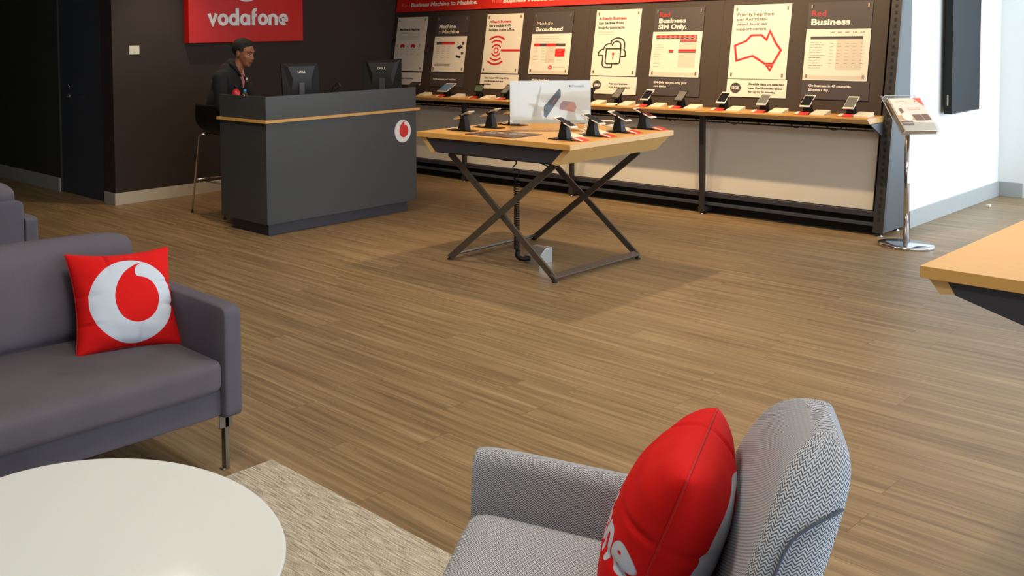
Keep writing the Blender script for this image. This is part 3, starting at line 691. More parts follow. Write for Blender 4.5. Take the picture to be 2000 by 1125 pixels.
# ------------------------------------------------------------------ devices
def device(name, label, cat, group, loc, rz, body, screen, tilt=30, card=M_TAGR, w_=.067, l_=.138, h_=.10, plate=True, cardl=True):
    """tethered phone on a wedge; the viewer stands on its local -y side"""
    r = thing(name, loc, label, cat, rz, group)
    if plate: MB().box((-.045, -.075, 0), (.045, .10, .006)).build('base_plate', M_BLACK, r, bevel=.002)
    b = MB(); b.add([(-.030, -.03, .006), (.030, -.03, .006), (.030, .04, .006), (-.030, .04, .006), (-.020, -.015, h_ - .012), (.020, -.015, h_ - .012), (.020, .022, h_ + .008), (-.020, .022, h_ + .008)],
                    [(3, 2, 1, 0), (4, 5, 6, 7), (0, 1, 5, 4), (1, 2, 6, 5), (2, 3, 7, 6), (3, 0, 4, 7)]); b.build('stand', M_BLACK, r, bevel=.003)
    X = Matrix.Translation((0, 0, h_ + .012)) @ Matrix.Rotation(math.radians(tilt), 4, 'X')
    b = MB(); b.box((-w_ / 2, -l_ / 2, -.004), (w_ / 2, l_ / 2, .004), 0, X); ph = b.build('phone', body, r, bevel=.003, seg=3)
    b = MB(); b.box((-w_ / 2 + .004, -l_ / 2 + .016, .0035), (w_ / 2 - .004, l_ / 2 - .016, .0046), 0, X); b.build('screen', screen, ph)
    b = MB(); b.box((-.02, -.02, -.012), (.02, .03, -.0045), 0, X); b.box((w_ / 2 - .002, -.008, -.006), (w_ / 2 + .004, .008, .006), 0, X); b.box((-w_ / 2 - .004, -.008, -.006), (-w_ / 2 + .002, .008, .006), 0, X); b.build('clamp', M_BLACK, r)
    if cardl:
        X = Matrix.Translation((0, -.108, .010)) @ Matrix.Rotation(math.radians(14), 4, 'X')
        b = MB(); b.box((-.045, -.034, -.003), (.045, .034, .003), 0, X); b.box((-.045, -.034, .003), (-.02, .034, .0036), 1, X); b.build('price_card', [card, M_TAGW], r)
    return r
def infocard(loc, rz, label, group):
    r = thing('info_card', loc, label, 'card', rz, group)
    b = MB(); b.prism([(-.065, 0), (.065, 0), (.065, .034), (-.065, .008)], -.052, .052, 0, Matrix(((0, 0, 1, 0), (1, 0, 0, 0), (0, 1, 0, 0), (0, 0, 0, 1)))); b.build('wedge', M_TAGW, r, bevel=.001)
    A = Art(Matrix.Translation((0, 0, .0212)) @ Matrix.Rotation(math.atan2(.026, .13), 4, 'X'), .0006); A.lines(-.03, .02, .05, 1, .01, .004, 0); A.lines(-.03, -.02, .06, 1, .01, .004, 0); A.build('printing', [M_INKL], r)
    return r
SZ = .905
dev = [(7.47, M_BLACK, M_SCREEN, 26, .13, .19, 'black tablet on a stand beside the reception desk end of the oak shelf'),
       (6.96, M_PHONEW, M_SCREENB, 26, .14, .19, 'white tablet with a blue screen on the oak shelf'),
       (6.52, M_BLACK, M_SCREENN, 62, .10, .10, 'small black device with a green sloping top on the oak shelf'),
       (6.17, M_BLACK, M_SCREENG, 36, .076, .15, 'dark phone on a stand just left of the standing acrylic sign'),
       (5.22, M_BLACK, M_SCREEN, 36, .076, .15, 'black phone on a stand just right of the standing acrylic sign'),
       (4.93, M_BLACK, M_SCREENG, 36, .076, .15, 'dark phone without a red card, below the round $40 badge'),
       (4.64, M_PHONEW, M_SCREEN, 36, .076, .15, 'white phone with black screen just right of the $40 strip board'),
       (4.33, M_BLACK, M_SCREENG, 36, .076, .15, 'dark phone with reflecting screen below the bring your own device board'),
       (3.96, M_PHONEW, M_SCREEN, 36, .076, .15, 'white phone with black screen below the round 10GB badge'),
       (3.63, M_PHONEW, M_SCREENG, 36, .076, .15, 'white phone with grey screen below the map of Australia board'),
       (3.30, M_PHONEW, M_SCREEN, 36, .076, .15, 'white phone with black screen, second from the right end of the oak shelf'),
       (2.99, M_PHONEW, M_SCREENG, 36, .076, .15, 'white phone with grey screen, nearest the right end of the oak shelf')]
for y, bd, scn, tl, ww, ll, lb in dev:
    device('display_tablet' if ww > .08 and tl < 50 else 'display_phone', lb, 'tablet' if ww > .08 and tl < 50 else 'phone', 'devices along the oak shelf', (8.235, y - .02, SZ), -PI / 2, bd, scn, tl, w_=ww, l_=ll, h_=.09 if ww < .11 else .085, card=M_TAGR if abs(y - 4.93) > .01 else M_TAGW)
for y, lb in ((7.22, 'between the two tablets'), (6.75, 'between the blue-screened tablet and the green device'), (6.35, 'just right of the green device'), (5.08, 'just right of the acrylic sign'), (4.79, 'below the $40 strip board'), (4.49, 'left of the phone under the device board'), (4.17, 'left of the phone under the 10GB badge'),
              (3.81, 'right of the phone under the 10GB badge'), (3.47, 'between the 10GB and 47 countries boards'), (3.16, 'between the last two white phones'), (2.86, 'at the very right end of the shelf')):
    infocard((8.215, y + .02, SZ), -PI / 2, 'white card wedge on the oak shelf, ' + lb, 'white cards along the oak shelf')

# ------------------------------------------------------------------ display tables
TZ = .905
def display_table(cx, cy, label, name='display_table', lx=.49):
    r = thing(name, (cx, cy, 0), label, 'table', group='oak topped display tables')
    MB().box((-.61, -.615, TZ - .035), (.61, .615, TZ)).build('tabletop', [M_OAKX], r, bevel=.0015)
    z1 = TZ - .035; z0 = z1 - (.105 if lx > .4 else .045); yi = .502 if lx > .4 else .572
    for s in (-1, 1):   # oak aprons slanting inwards on the +-y sides, dark panels between them
        q = [(s * .602, z1), (s * yi, z0), (s * (yi - .034), z0 + .008), (s * .556, z1)]
        b = MB(); b.prism([(y, z) for y, z in q], -.587, .587, 0, Matrix(((0, 0, 1, 0), (1, 0, 0, 0), (0, 1, 0, 0), (0, 0, 0, 1)))); b.build('apron', M_OAKE, r, weld=True)
        e = yi - .036
        q = [(-.557, z1), (.557, z1), (e, z0 + .008), (-e, z0 + .008)] if lx > .4 else [(-.557, z1), (.557, z1), (e, z0 + .004), (.22, z0 - .10), (-.22, z0 - .10), (-e, z0 + .004)]
        b = MB(); b.prism(q, s * .578 - .009, s * .578 + .009, 0, Matrix(((0, 0, 1, 0), (1, 0, 0, 0), (0, 1, 0, 0), (0, 0, 0, 1)))); b.build('side_panel', M_CHARD, r, weld=True)
    (MB().box((-.565, -.47, TZ - .142), (.565, .47, TZ - .134)) if lx > .4 else MB().box((-.565, -.2, TZ - .182), (.565, .2, TZ - .174))).build('under_tray', M_CHARD, r)
    for s in (-1, 1):
        x = s * lx
        zt = TZ - .15
        MB().bar((x - .004, .415, .02), (x - .004, -.43, zt), .042, .018, up=(1, 0, 0)).build('leg', M_STEEL, r, bevel=.002)
        MB().bar((x + .016, -.415, .02), (x + .016, .43, zt), .042, .018, up=(1, 0, 0)).build('leg', M_STEEL, r, bevel=.002)
        MB().bar((-lx - .01, s * .415, .035), (lx + .01, s * .415, .035), .045, .014, up=(0, s * .5, 1)).build('floor_rail', M_STEEL, r, bevel=.002)
        for t in (-1, 1):
            b = MB(); b.lathe([(.018, 0), (.018, .008), (.007, .011), (.007, .025)], 14, X=Matrix.Translation((x, t * .425, 0))); b.build('levelling_foot', M_BLACKR, r)
    return r
tb = display_table(5.755, 3.995, 'square oak topped display table on crossed steel legs in the middle of the floor')
tb2 = display_table(3.835, .365, 'oak topped display table cut off by the right edge of the photo', lx=.22)
# table devices
for i, (x, bd) in enumerate(((5.375, M_PHONEW), (5.69, M_PHONEW), (6.005, M_PHONEW), (6.32, M_PHONEW))):
    device('display_phone', 'white phone on a stand at the right edge of the display table, %s' % ('nearest corner', 'second along', 'third', 'furthest right')[i], 'phone', 'phones along the right edge of the display table', (x, 3.565, TZ), 0, bd, M_SCREEN, 24, l_=.15, w_=.072)
for i, x in enumerate((5.40, 5.70, 5.97)):
    device('display_phone', 'phone seen from behind at the left edge of the display table, %s' % ('leftmost', 'second', 'nearest the sign')[i], 'phone', 'phones along the left edge of the display table', (x, 4.40, TZ), PI, M_PHONES, M_SCREEN, 24, card=M_TAGW, l_=.15, w_=.072)
for i, (x, y) in enumerate(((5.53, 3.63), (5.84, 3.64), (6.15, 3.66))):
    infocard((x, y, TZ), 0, 'cream card wedge on the display table, in %s gap between phones' % ('the first', 'the second', 'the third')[i], 'cards between the phones on the display table')
b = MB()
for k, (x, y) in enumerate(((5.60, 3.74), (5.98, 3.80), (6.22, 3.84))):
    b = MB(); b.tube(smooth_open([(x, y, TZ + .006), (x + .06, y + .05, TZ + .03), (x + .13, y + .02, TZ + .04), (x + .17, y - .05, TZ + .02), (x + .12, y - .08, TZ + .006)], 5), .006, 7)
    tag(b.build('clear_cable', M_PAPER), 'pale looped tether cable on the display table behind the %s' % ('second white phone', 'third white phone', 'rightmost white phone')[k], 'cable', 'pale tether cables on the display table')
# acrylic sign standing on the table
P0 = Vector((5.66, 4.20, TZ)); P1 = Vector((6.03, 3.80, TZ)); du = (P1 - P0); wS = du.length
X = plane_frame(P0, du, (0, 0, 1))
sg2 = thing('acrylic_sign', None, 'clear acrylic stand holding a white phone advert on the display table', 'sign', mw=X)
b = MB(); b.box((0, .045, -.003), (wS, .345, .003)); b.build('poster_sheet', mat('advert_white', (236, 242, 244), .15, coat=.5), sg2)
b = MB(); b.box((0, 0.002, .0035), (wS, .35, .006)); b.box((0, 0.002, -.006), (wS, .35, -.0035)); b.box((0, .0, .006), (wS, .004, .13)); b.build('acrylic_holder', M_CLEAR, sg2)
A = Art(Matrix.Translation((0, 0, .0035)), .0004)
A.poly([(.23, .10), (.245, .085), (.345, .235), (.345, .275), (.335, .292), (.23, .165)], 0, 1); A.poly([(.275, .18), (.30, .195), (.315, .225), (.30, .215), (.285, .19)], 1, 2)
A.poly([(.335, .145), (.435, .125), (.45, .155), (.44, .195), (.36, .205), (.34, .18)], 2, 1); A.poly([(.36, .145), (.435, .125), (.45, .155), (.44, .195), (.42, .197)], 3, 2)
A.poly([(.155, .10), (.175, .095), (.215, .30), (.21, .315), (.19, .245)], 4, 1); A.rect(.02, .045, wS - .01, .07, 4, 1)
A.text('iPhone6S', .415, .30, .018, 5, width=.085, layer=2); A.disc(.405, .309, .007, 0, 2)
A.build('advert_printing', [mat('advert_slate', (84, 98, 112), .3), mat('advert_coral', (196, 96, 96), .3), mat('advert_mauve', (176, 150, 160), .3), mat('advert_rose', (206, 158, 144), .3), mat('advert_pale', (206, 210, 206), .3), mat('advert_grey', (150, 152, 160), .3)], sg2)
c = thing('label_plate', (5.37, 4.04, TZ), 'flat dark brown label plate lying at the left edge of the display table', 'label', rz=-PI / 2)
b = MB(); b.box((-.20, -.155, 0), (.20, .155, .005)); b.build('plate', mat('label_brown', (84, 62, 58), .5), c, bevel=.001)
A = Art(Matrix.Translation((0, 0, .005)), .0006); A.text('Business iPhone plans', -.16, .06, .024, 0, width=.30, bold=.03); A.text('that suit your business', -.16, 0.01, .024, 0, width=.31, bold=.03); A.text('from $60', -.16, -.04, .024, 0, width=.12, bold=.03); A.build('lettering', [M_TAGW], c)
# floor power box and coiled cable
c = thing('floor_power_box', (5.655, 3.965, 0), 'small silver metal power box on the floor under the display table', 'power box')
b = MB(); b.prism([(-.075, 0), (.075, 0), (.075, .105), (.0, .105), (-.075, .055)], -.06, .06, 0, XZ); b.build('housing', mat('galvanised_silver', (196, 196, 196), .3, metal=.7), c, bevel=.002)
b = MB(); b.box((.076, -.03, .02), (.079, .03, .07)); b.build('socket_plate', M_INKL, c)
pts = []
N = 36
top = Vector((5.40, 3.98, .755)); p1 = Vector((5.53, 4.05, .60)); p2 = Vector((5.53, 4.05, .09))
for k in range(N * 10):
    t = k / (N * 10 - 1); a = 2 * PI * N * t; z = p1.z + (p2.z - p1.z) * (t ** .8)
    pts.append(Vector((p1.x + .017 * math.cos(a), p1.y + .017 * math.sin(a), z)))
head = [Vector(v) for v in smooth_open([tuple(top), (5.44, 4.0, .73), (5.50, 4.03, .70), (5.50, 4.06, .66), (5.56, 4.05, .64), tuple(pts[0])], 5)]
tail = [Vector(v) for v in smooth_open([tuple(pts[-1]), (5.53, 4.045, .05), (5.55, 4.02, .03), (5.585, 3.985, .035)], 5)]
b = MB(); b.tube(head[:-1] + pts, .0042, 6); b.tube(tail, [.017] * len(tail), 10); tag(b.build('coiled_cable', M_BLACK), 'black coiled cable hanging from the display table to the floor box', 'cable')
for k, pp in enumerate((((5.28, 3.70, .76), (5.33, 3.66, .73), (5.42, 3.70, .745), (5.52, 3.76, .752)), ((5.30, 4.1, .76), (5.35, 4.0, .735), (5.42, 3.95, .738), (5.5, 3.9, .752)))):
    b = MB(); b.tube(smooth_open(pp, 6), .004, 6); b.build('cable', M_BLACK, tb, ) .location = (-5.755, -3.995, 0)

# ------------------------------------------------------------------ reception desk
dk = thing('reception_desk', (5.64, 6.18, 0), 'charcoal reception desk with an oak stripe and a round red and white emblem', 'desk')
def D(mb, name, m, **k):
    mb.v = [(p[0] - 5.64, p[1] - 6.18, p[2]) for p in mb.v]; return mb.build(name, m, dk, **k)
x0, x1, y0, y1 = 4.77, 6.515, 5.845, 6.455
D(MB().box((4.83, 5.905, 0), (6.455, 6.38, .10)), 'plinth', M_CHARD, bevel=.002)
b = MB(); b.box((x0, y0, .10), (x1, y0 + .03, .912)); D(b, 'front_panel', M_CHAR, bevel=.0015)
D(MB().box((x0, y0 + .031, .10), (x0 + .03, y1, .912)), 'end_panel', M_CHAR, bevel=.0015)
D(MB().box((x1 - .03, y0 + .031, .10), (x1, y1, .912)), 'end_panel', M_CHAR, bevel=.0015)
D(MB().box((x0 + .031, y1 - .03, .10), (x1 - .031, y1 - .005, .40)), 'modesty_panel', M_CHAR)
D(MB().box((x0 - .022, y0 - .022, .912), (x1 + .03, y1 + .02, .935)), 'worktop', M_OAKX, bevel=.0015)
b = MB(); b.box((x0, y0, .935), (x1, y0 + .03, 1.122)); D(b, 'upstand', M_CHAR, bevel=.0015)
b = MB(); b.box((x0, y0 + .03, .935), (x0 + .03, y1, 1.122)); D(b, 'upstand', M_CHAR, bevel=.0015)
X = plane_frame((6.336, y0, .736), (1, 0, 0), (0, 0, 1)); R_ = .102
d_ = MB(); d_.prism([(R_ * math.cos(2 * PI * k / 48), R_ * math.sin(2 * PI * k / 48)) for k in range(48)], 0, .006, 0, X); D(d_, 'emblem_disc', M_SIGNW)
d_ = MB(); d_.prism([(p[0] * R_ * .98, p[1] * R_ * .98) for p in MARK], .0062, .009, 0, X); D(d_, 'emblem_mark', M_INKR)

def monitor(loc, rz, label, brand):
    r = thing('computer_monitor', loc, label, 'monitor', rz, 'monitors on the reception desk')
    # front faces local +y; its back (with a stepped housing) faces -y
    X = Matrix.Translation((0, 0, .285)) @ Matrix.Rotation(math.radians(-8), 4, 'X')
    b = MB(); b.box((-.205, -.012, -.15), (.205, .016, .145), 0, X); b.build('bezel', M_BLACK, r, bevel=.004)
    b = MB(); b.box((-.19, .0161, -.13), (.19, .0165, .13), 0, X); b.build('screen', M_SCREEN, r)
    b = MB(); b.add([(-.19, -.012, .142), (.19, -.012, .142), (.11, -.012, -.10), (-.11, -.012, -.10), (-.15, -.05, .11), (.15, -.05, .11), (.10, -.05, -.0), (-.10, -.05, -.0)],
                    [(0, 1, 2, 3), (4, 7, 6, 5), (0, 4, 5, 1), (1, 5, 6, 2), (2, 6, 7, 3), (3, 7, 4, 0)], 0, X); b.build('rear_housing', mat('monitor_grey_black', (40, 41, 43), .5), r, weld=True, bevel=.003)
    A = Art(X @ plane_frame((0, -.0505, .05), (1, 0, 0), (0, 0, 1)), .0008); A.text(brand, 0, 0, .022, 0, width=.09, bold=.02, center=True); A.build('lettering', [M_INKW], r)
    b = MB(); b.box((-.03, -.045, .01), (.03, -.02, .26)); b.build('neck', mat('monitor_stand_grey', (70, 72, 78), .4), r, bevel=.004)
    b = MB(); b.prism([(.11 * math.cos(2 * PI * k / 32), .085 * math.sin(2 * PI * k / 32)) for k in range(32)], 0, .012); b.build('foot', M_BLACK, r, bevel=.003)
    return r
m1 = monitor((5.52, 6.28, .935), -.30, 'black computer monitor seen from behind beside the seated man', 'DELL')
m2 = monitor((6.50, 6.24, .935), -.95, 'black computer monitor turned away at the right end of the reception desk', 'DELL')
for m_ in (m1, m2): m_.scale = (.86, .86, 1.0)
c = thing('barcode_scanner', (5.86, 6.2, .935), 'black handheld scanner in its holder between the two monitors', 'scanner')
MB().lathe([(.045, 0), (.045, .012), (.012, .02), (.010, .15)], 20).build('base', M_BLACK, c)
b = MB(); b.tube([(-.04, -.0, .14), (-.01, 0, .195), (.035, 0, .215)], [.018, .02, .028], 12); b.build('scanner_head', M_BLACK, c)
b = MB(); b.tube([(.035, 0, .215), (.042, 0, .2185)], [.024, .024], 12); b.build('scanner_window', mat('amber_window', (150, 120, 70), .3), c)
def bottle(loc, h_, r_, body, cap, label):
    r = thing('bottle', loc, label, 'bottle', group='bottles on the reception desk')
    MB().lathe([(r_ * .9, 0), (r_, .01), (r_, h_ * .70), (r_ * .97, h_ * .75), (r_ * .85, h_ * .80), (r_ * .55, h_ * .845), (r_ * .42, h_ * .87), (r_ * .42, h_ * .885)], 24).build('bottle_body', body, r)
    MB().lathe([(r_ * .45, h_ * .875), (r_ * .45, h_ * .97), (r_ * .3, h_)], 20).build('cap', cap, r); return r
bottle((4.905, 6.40, .935), .262, .036, mat('red_bottle', (196, 34, 48), .35), M_BLACK, 'red drinking bottle with a black cap in front of the seated man')
bottle((4.975, 6.37, .935), .222, .032, clear_mat('clear_bottle', (.86, .84, .76, 1), .15), mat('blue_cap', (32, 140, 190), .4), 'clear plastic water bottle with a blue cap in front of the seated man')

# stool
s_ = thing('bar_stool', (5.17, 6.93, 0), 'black shell bar stool with thin chrome legs behind the reception desk', 'stool')
feet = [(-.21, .235), (-.19, -.235), (.23, .235), (.23, -.235)]; tops = [(-.16, .17), (-.14, -.17), (.15, .17), (.15, -.17)]
for (a, b_), (c_, d_) in zip(feet, tops):
    m_ = MB(); m_.tube([(a, b_, .004), (a + (c_ - a) * .96, b_ + (d_ - b_) * .96, .70), (c_ + (.02 if c_ < 0 else -.02), d_ * .93, .722), (0, 0.0 + d_ * .5, .727)], .009, 10); m_.build('leg', M_CHROME, s_)
    MB().lathe([(.013, 0), (.013, .012)], 12, X=Matrix.Translation((a, b_, 0))).build('foot_cap', M_BLACKR, s_)
def lerp(a, b_, t): return tuple(a[i] + (b_[i] - a[i]) * t for i in range(len(a)))
ring = [lerp(feet[i] + (0.004,), tops[i] + (.72,), .42) for i in (0, 1, 3, 2)]
for i in range(4): m_ = MB(); m_.tube([ring[i], ring[(i + 1) % 4]], .007, 8); m_.build('footrest_bar', M_CHROME, s_)
m_ = MB(); vs = []; fs = []; NU, NV = 17, 19
prof = smooth_open([(.20, .745), (.17, .742), (.05, .73), (-.08, .735), (-.15, .765), (-.19, .84), (-.205, .93), (-.21, 1.0)], 3)
NV = len(prof)
for j, (px, pz) in enumerate(prof):
    for i in range(NU):
        t = -1 + 2 * i / (NU - 1); hw = .205 - .03 * max(0, (j - NV * .5) / NV) ; lift = .05 * abs(t) ** 3
        k = max(0, (j / NV - .5) * 2)
        vs.append((px + lift * k * .9, t * hw, pz + lift * (1 - k)))
for j in range(NV - 1):
    for i in range(NU - 1): q = j * NU + i; fs.append((q, q + 1, q + NU + 1, q + NU))
m_.add(vs, fs, 0, None, True); so = m_.build('seat_shell', M_BLACK, s_); md = so.modifiers.new('solid', 'SOLIDIFY'); md.thickness = .012; md.offset = 0

# ------------------------------------------------------------------ the man
def limb(mb, pts, seg=16, sub=8):
    """pts: (x,y,z,r)"""
    sm = smooth_open([tuple(p) for p in pts], sub)
    mb.tube([p[:3] for p in sm], [p[3] for p in sm], seg)
    for p in (sm[0], sm[-1]): mb.ball(p[:3], p[3], seg=seg, rings=10)
def remeshed(mb, name, m, parent, voxel, smooth=4):
    o = mb.build(name, m); r = o.modifiers.new('r', 'REMESH'); r.mode = 'VOXEL'; r.voxel_size = voxel; r.use_smooth_shade = True
    s = o.modifiers.new('s', 'SMOOTH'); s.factor = .5; s.iterations = smooth
    bpy.context.view_layer.update(); me = evaluated(o); bpy.data.objects.remove(o)
    me.name = name; n = bpy.data.objects.new(name, me); COL.objects.link(n); n.parent = parent
    for p in me.polygons: p.use_smooth = True
    return n
man = thing('person', (5.17, 6.95, 0), 'seated man in a black jacket over a pink shirt looking down behind the reception desk', 'person')
Mo = Vector((5.17, 6.95, 0))
def rel(pts): return [(p[0] - Mo.x, p[1] - Mo.y) + tuple(p[2:]) for p in pts]
HC = Vector((5.302, 6.79, 1.452)) - Mo; HS = 1.10            # head centre
fd = Vector((.27, -.95, -.20)).normalized()       # face direction
hr = Vector((-fd.y * -1, -fd.x, 0)).normalized()  # placeholder, set below
hr = fd.cross(Vector((0, 0, 1))).normalized(); hu = hr.cross(fd).normalized()
HM = Matrix(((hr.x, fd.x, hu.x), (hr.y, fd.y, hu.y), (hr.z, fd.z, hu.z)))   # local x right(his right = +), y front, z up
def hp(x, y, z): return HC + HM @ (Vector((x, y, z)) * HS)
def head_shapes(mb):
    ball0 = mb.ball
    def ball(c, r, rot): ball0(c, tuple(v * HS for v in ((r,) * 3 if isinstance(r, float) else r)), rot=rot, seg=28, rings=18)
    ball(hp(0, -.012, .028), (.074, .092, .082), rot=HM)
    ball(hp(0, .018, -.020), (.060, .068, .078), rot=HM)
    ball(hp(0, .035, -.072), (.040, .042, .034), rot=HM)       # jaw and chin
    ball(hp(0, .060, -.088), (.020, .018, .018), rot=HM)
    ball(hp(0, .072, .026), (.050, .016, .014), rot=HM)        # brow
    for s in (-1, 1):
        ball(hp(s * .040, .050, -.022), (.018, .018, .020), rot=HM)   # cheek
        ball(hp(s * .076, -.008, -.004), (.007, .018, .030), rot=HM)  # ear
        ball(hp(s * .012, .088, -.032), (.008, .010, .008), rot=HM)   # nostrils
    mb.add([hp(-.008, .078, .020), hp(.008, .078, .020), hp(.012, .086, -.036), hp(-.012, .086, -.036), hp(0, .088, .015), hp(0, .110, -.030)],
           [(0, 2, 1) if 0 else (0, 1, 2, 3), (0, 4, 1), (1, 4, 5, 2), (2, 5, 3), (3, 5, 4, 0)])
    ball(hp(0, .099, -.028), (.009, .010, .009), rot=HM)
    ball(hp(0, .083, -.052), (.022, .009, .005), rot=HM); mb.ball(hp(0, .081, -.061), (.020, .009, .006), rot=HM)
neck = [tuple(HC + Vector((-.02, .035, -.07))) + (.052,), tuple(HC + Vector((-.05, .06, -.16))) + (.056,)]
NB = HC + Vector((-.06, .065, -.17))
PEL = Vector((5.14, 6.97, .86)) - Mo; CH = Vector((5.20, 6.90, 1.185)) - Mo
RS = Vector((5.035, 6.80, 1.235)) - Mo; LS = Vector((5.39, 6.97, 1.225)) - Mo
RE = Vector((4.99, 6.72, .99)) - Mo; LE = Vector((5.47, 6.80, 1.00)) - Mo
RW = Vector((5.06, 6.50, .965)) - Mo; LW = Vector((5.42, 6.56, .965)) - Mo
def arms(mb, g):
    for S, E_, W_ in ((RS, RE, RW), (LS, LE, LW)):
        limb(mb, [tuple(S) + (.058 + g,), tuple(S.lerp(E_, .5)) + (.050 + g,), tuple(E_) + (.044 + g,)]); limb(mb, [tuple(E_) + (.043 + g,), tuple(E_.lerp(W_, .5)) + (.038 + g,), tuple(W_) + (.027 + g,)])
def torso(mb, g):
    limb(mb, [tuple(PEL) + (.135 + g,), tuple(PEL.lerp(CH, .5)) + (.135 + g,), tuple(CH) + (.128 + g,), tuple(CH + Vector((.0, -.01, .07))) + (.10 + g,)], 24)
    sh = (LS - RS).normalized(); ang = math.atan2(sh.y, sh.x); R3 = Matrix.Rotation(ang, 3, 'Z')
    mb.ball(CH, (.175 + g, .115 + g, .13 + g), rot=R3, seg=28, rings=18); mb.ball(CH + Vector((0, 0, .055)), (.185 + g, .085 + g, .07 + g), rot=R3, seg=28, rings=18)
    mb.ball(PEL.lerp(CH, .35), (.16 + g, .12 + g, .2 + g), rot=R3, seg=28, rings=18)
def legs(mb, g):
    for hx, kn, an in ((Vector((5.08, 6.92, .83)), Vector((5.22, 6.56, .82)), Vector((5.24, 6.62, .40))), (Vector((5.22, 7.03, .83)), Vector((5.45, 6.68, .82)), Vector((5.42, 6.74, .40)))):
        hx, kn, an = hx - Mo, kn - Mo, an - Mo
        limb(mb, [tuple(hx) + (.085 + g,), tuple(hx.lerp(kn, .5)) + (.075 + g,), tuple(kn) + (.058 + g,)]); limb(mb, [tuple(kn) + (.056 + g,), tuple(kn.lerp(an, .4)) + (.052 + g,), tuple(an) + (.035 + g,)])
def hand(mb, W_, d, side):
    d = d.normalized(); rt = d.cross(Vector((0, 0, 1))).normalized(); up = Vector((0, 0, 1))
    c = W_ + d * .05; mb.ball(c, (.040, .046, .016), rot=Matrix(((rt.x, d.x, 0), (rt.y, d.y, 0), (rt.z, d.z, 1))))
    limb(mb, [tuple(W_) + (.026,), tuple(c) + (.02,)])
    for k, ln in enumerate((.068, .076, .070, .056)):
        o_ = c + rt * ((k - 1.5) * .020) * (1) + d * .035
        limb(mb, [tuple(o_) + (.0095,), tuple(o_ + d * ln * .5 + up * .012) + (.009,), tuple(o_ + d * ln * .85 - up * .004) + (.008,), tuple(o_ + d * ln - up * .016) + (.007,)], 10, 4)
    o_ = c + rt * side * .034 - d * .015; limb(mb, [tuple(o_) + (.012,), tuple(o_ + d * .03 + rt * side * .018) + (.010,), tuple(o_ + d * .055 + rt * side * .022 - up * .008) + (.009,)], 10, 4)
bd = MB(); head_shapes(bd); limb(bd, neck); limb(bd, [tuple(NB) + (.055,), tuple(CH + Vector((0, 0, .08))) + (.075,)]); torso(bd, -.012); arms(bd, -.010); legs(bd, -.008)
hand(bd, RW, Vector((.35, -.9, 0)), -1); hand(bd, LW, Vector((.1, -1, 0)), 1)
for an in (Vector((5.24, 6.62, .40)) - Mo, Vector((5.42, 6.74, .40)) - Mo):
    limb(bd, [tuple(an + Vector((-.01, .04, -.035))) + (.034,), tuple(an + Vector((.03, -.06, -.05))) + (.032,), tuple(an + Vector((.07, -.14, -.06))) + (.025,)])
body = remeshed(bd, 'body', M_SKIN, man, .0062, 3)
jk = MB(); torso(jk, .016); arms(jk, .014); limb(jk, [tuple(CH + Vector((0, 0, .07))) + (.115,), tuple(NB + Vector((-.015, .015, .0))) + (.080,), tuple(NB + Vector((-.014, .020, .060))) + (.066,)])
jacket = remeshed(jk, 'jacket', M_COAT, man, .009, 5)
tr = MB(); legs(tr, .008); tr.ball(PEL, (.155, .15, .11)); remeshed(tr, 'trousers', M_COAT, man, .012, 4)
sh = MB()
for an in (Vector((5.24, 6.62, .40)) - Mo, Vector((5.42, 6.74, .40)) - Mo):
    limb(sh, [tuple(an + Vector((-.01, .04, -.035))) + (.042,), tuple(an + Vector((.03, -.06, -.05))) + (.040,), tuple(an + Vector((.07, -.14, -.06))) + (.032,)])
remeshed(sh, 'shoes', M_BLACKR, man, .012, 2)
hb = MB(); hb.ball(hp(0, -.022, .040), (.081 * HS, .094 * HS, .084 * HS), rot=HM, seg=36, rings=24); hb.ball(hp(0, .030, .088), (.052 * HS, .040 * HS, .026 * HS), rot=HM)
for s in (-1, 1): hb.ball(hp(s * .070, .012, .012), (.010, .012, .030), rot=HM)
hb = remeshed(hb, 'hair', M_HAIR, man, .006, 2)
# cut the hair cap back so that the face and neck stay free
bm = bmesh.new(); bm.from_mesh(hb.data); Hi = HM.inverted()
kill = []
for v in bm.verts:
    q = Hi @ (v.co - HC) / HS
    if (q.y > .038 and q.z < .072 - .3 * abs(q.x)) or (q.z < .012 and q.y > .022) or q.z < -.048 or (q.z < .01 and q.y > -.03 and abs(q.x) > .0 and q.y > -.002): kill.append(v)
bmesh.ops.delete(bm, geom=kill, context='VERTS'); bm.to_mesh(hb.data); bm.free()
for s in (-1, 1):
    b = MB(); b.ball(hp(s * .030, .072, .006), (.013, .008, .0055), rot=HM, seg=16, rings=10); e = b.build('eye', mat('eye_white', (190, 176, 164), .3), man)
    b = MB(); b.ball(hp(s * .030, .078, .004), (.0058, .004, .0055), rot=HM, seg=14, rings=8); b.build('iris', M_BLACK, e)
    b = MB(); b.tube([hp(s * .014, .086, .022), hp(s * .030, .084, .029), hp(s * .050, .066, .024)], [.003, .0045, .002], 8); b.build('eyebrow', M_HAIR, man)
    b = MB(); b.tube([hp(s * .017, .080, .009), hp(s * .030, .082, .0125), hp(s * .044, .068, .009)], [.0016, .0022, .0014], 6); b.build('eyelid', mat('eyelid_shadow', (84, 52, 40), .6), man)
b = MB(); b.tube([hp(-.022, .082, -.056), hp(0, .0925, -.0555), hp(.022, .082, -.056)], [.0016, .004, .0016], 8); b.build('lips', mat('lip_brown', (112, 66, 56), .5), man)
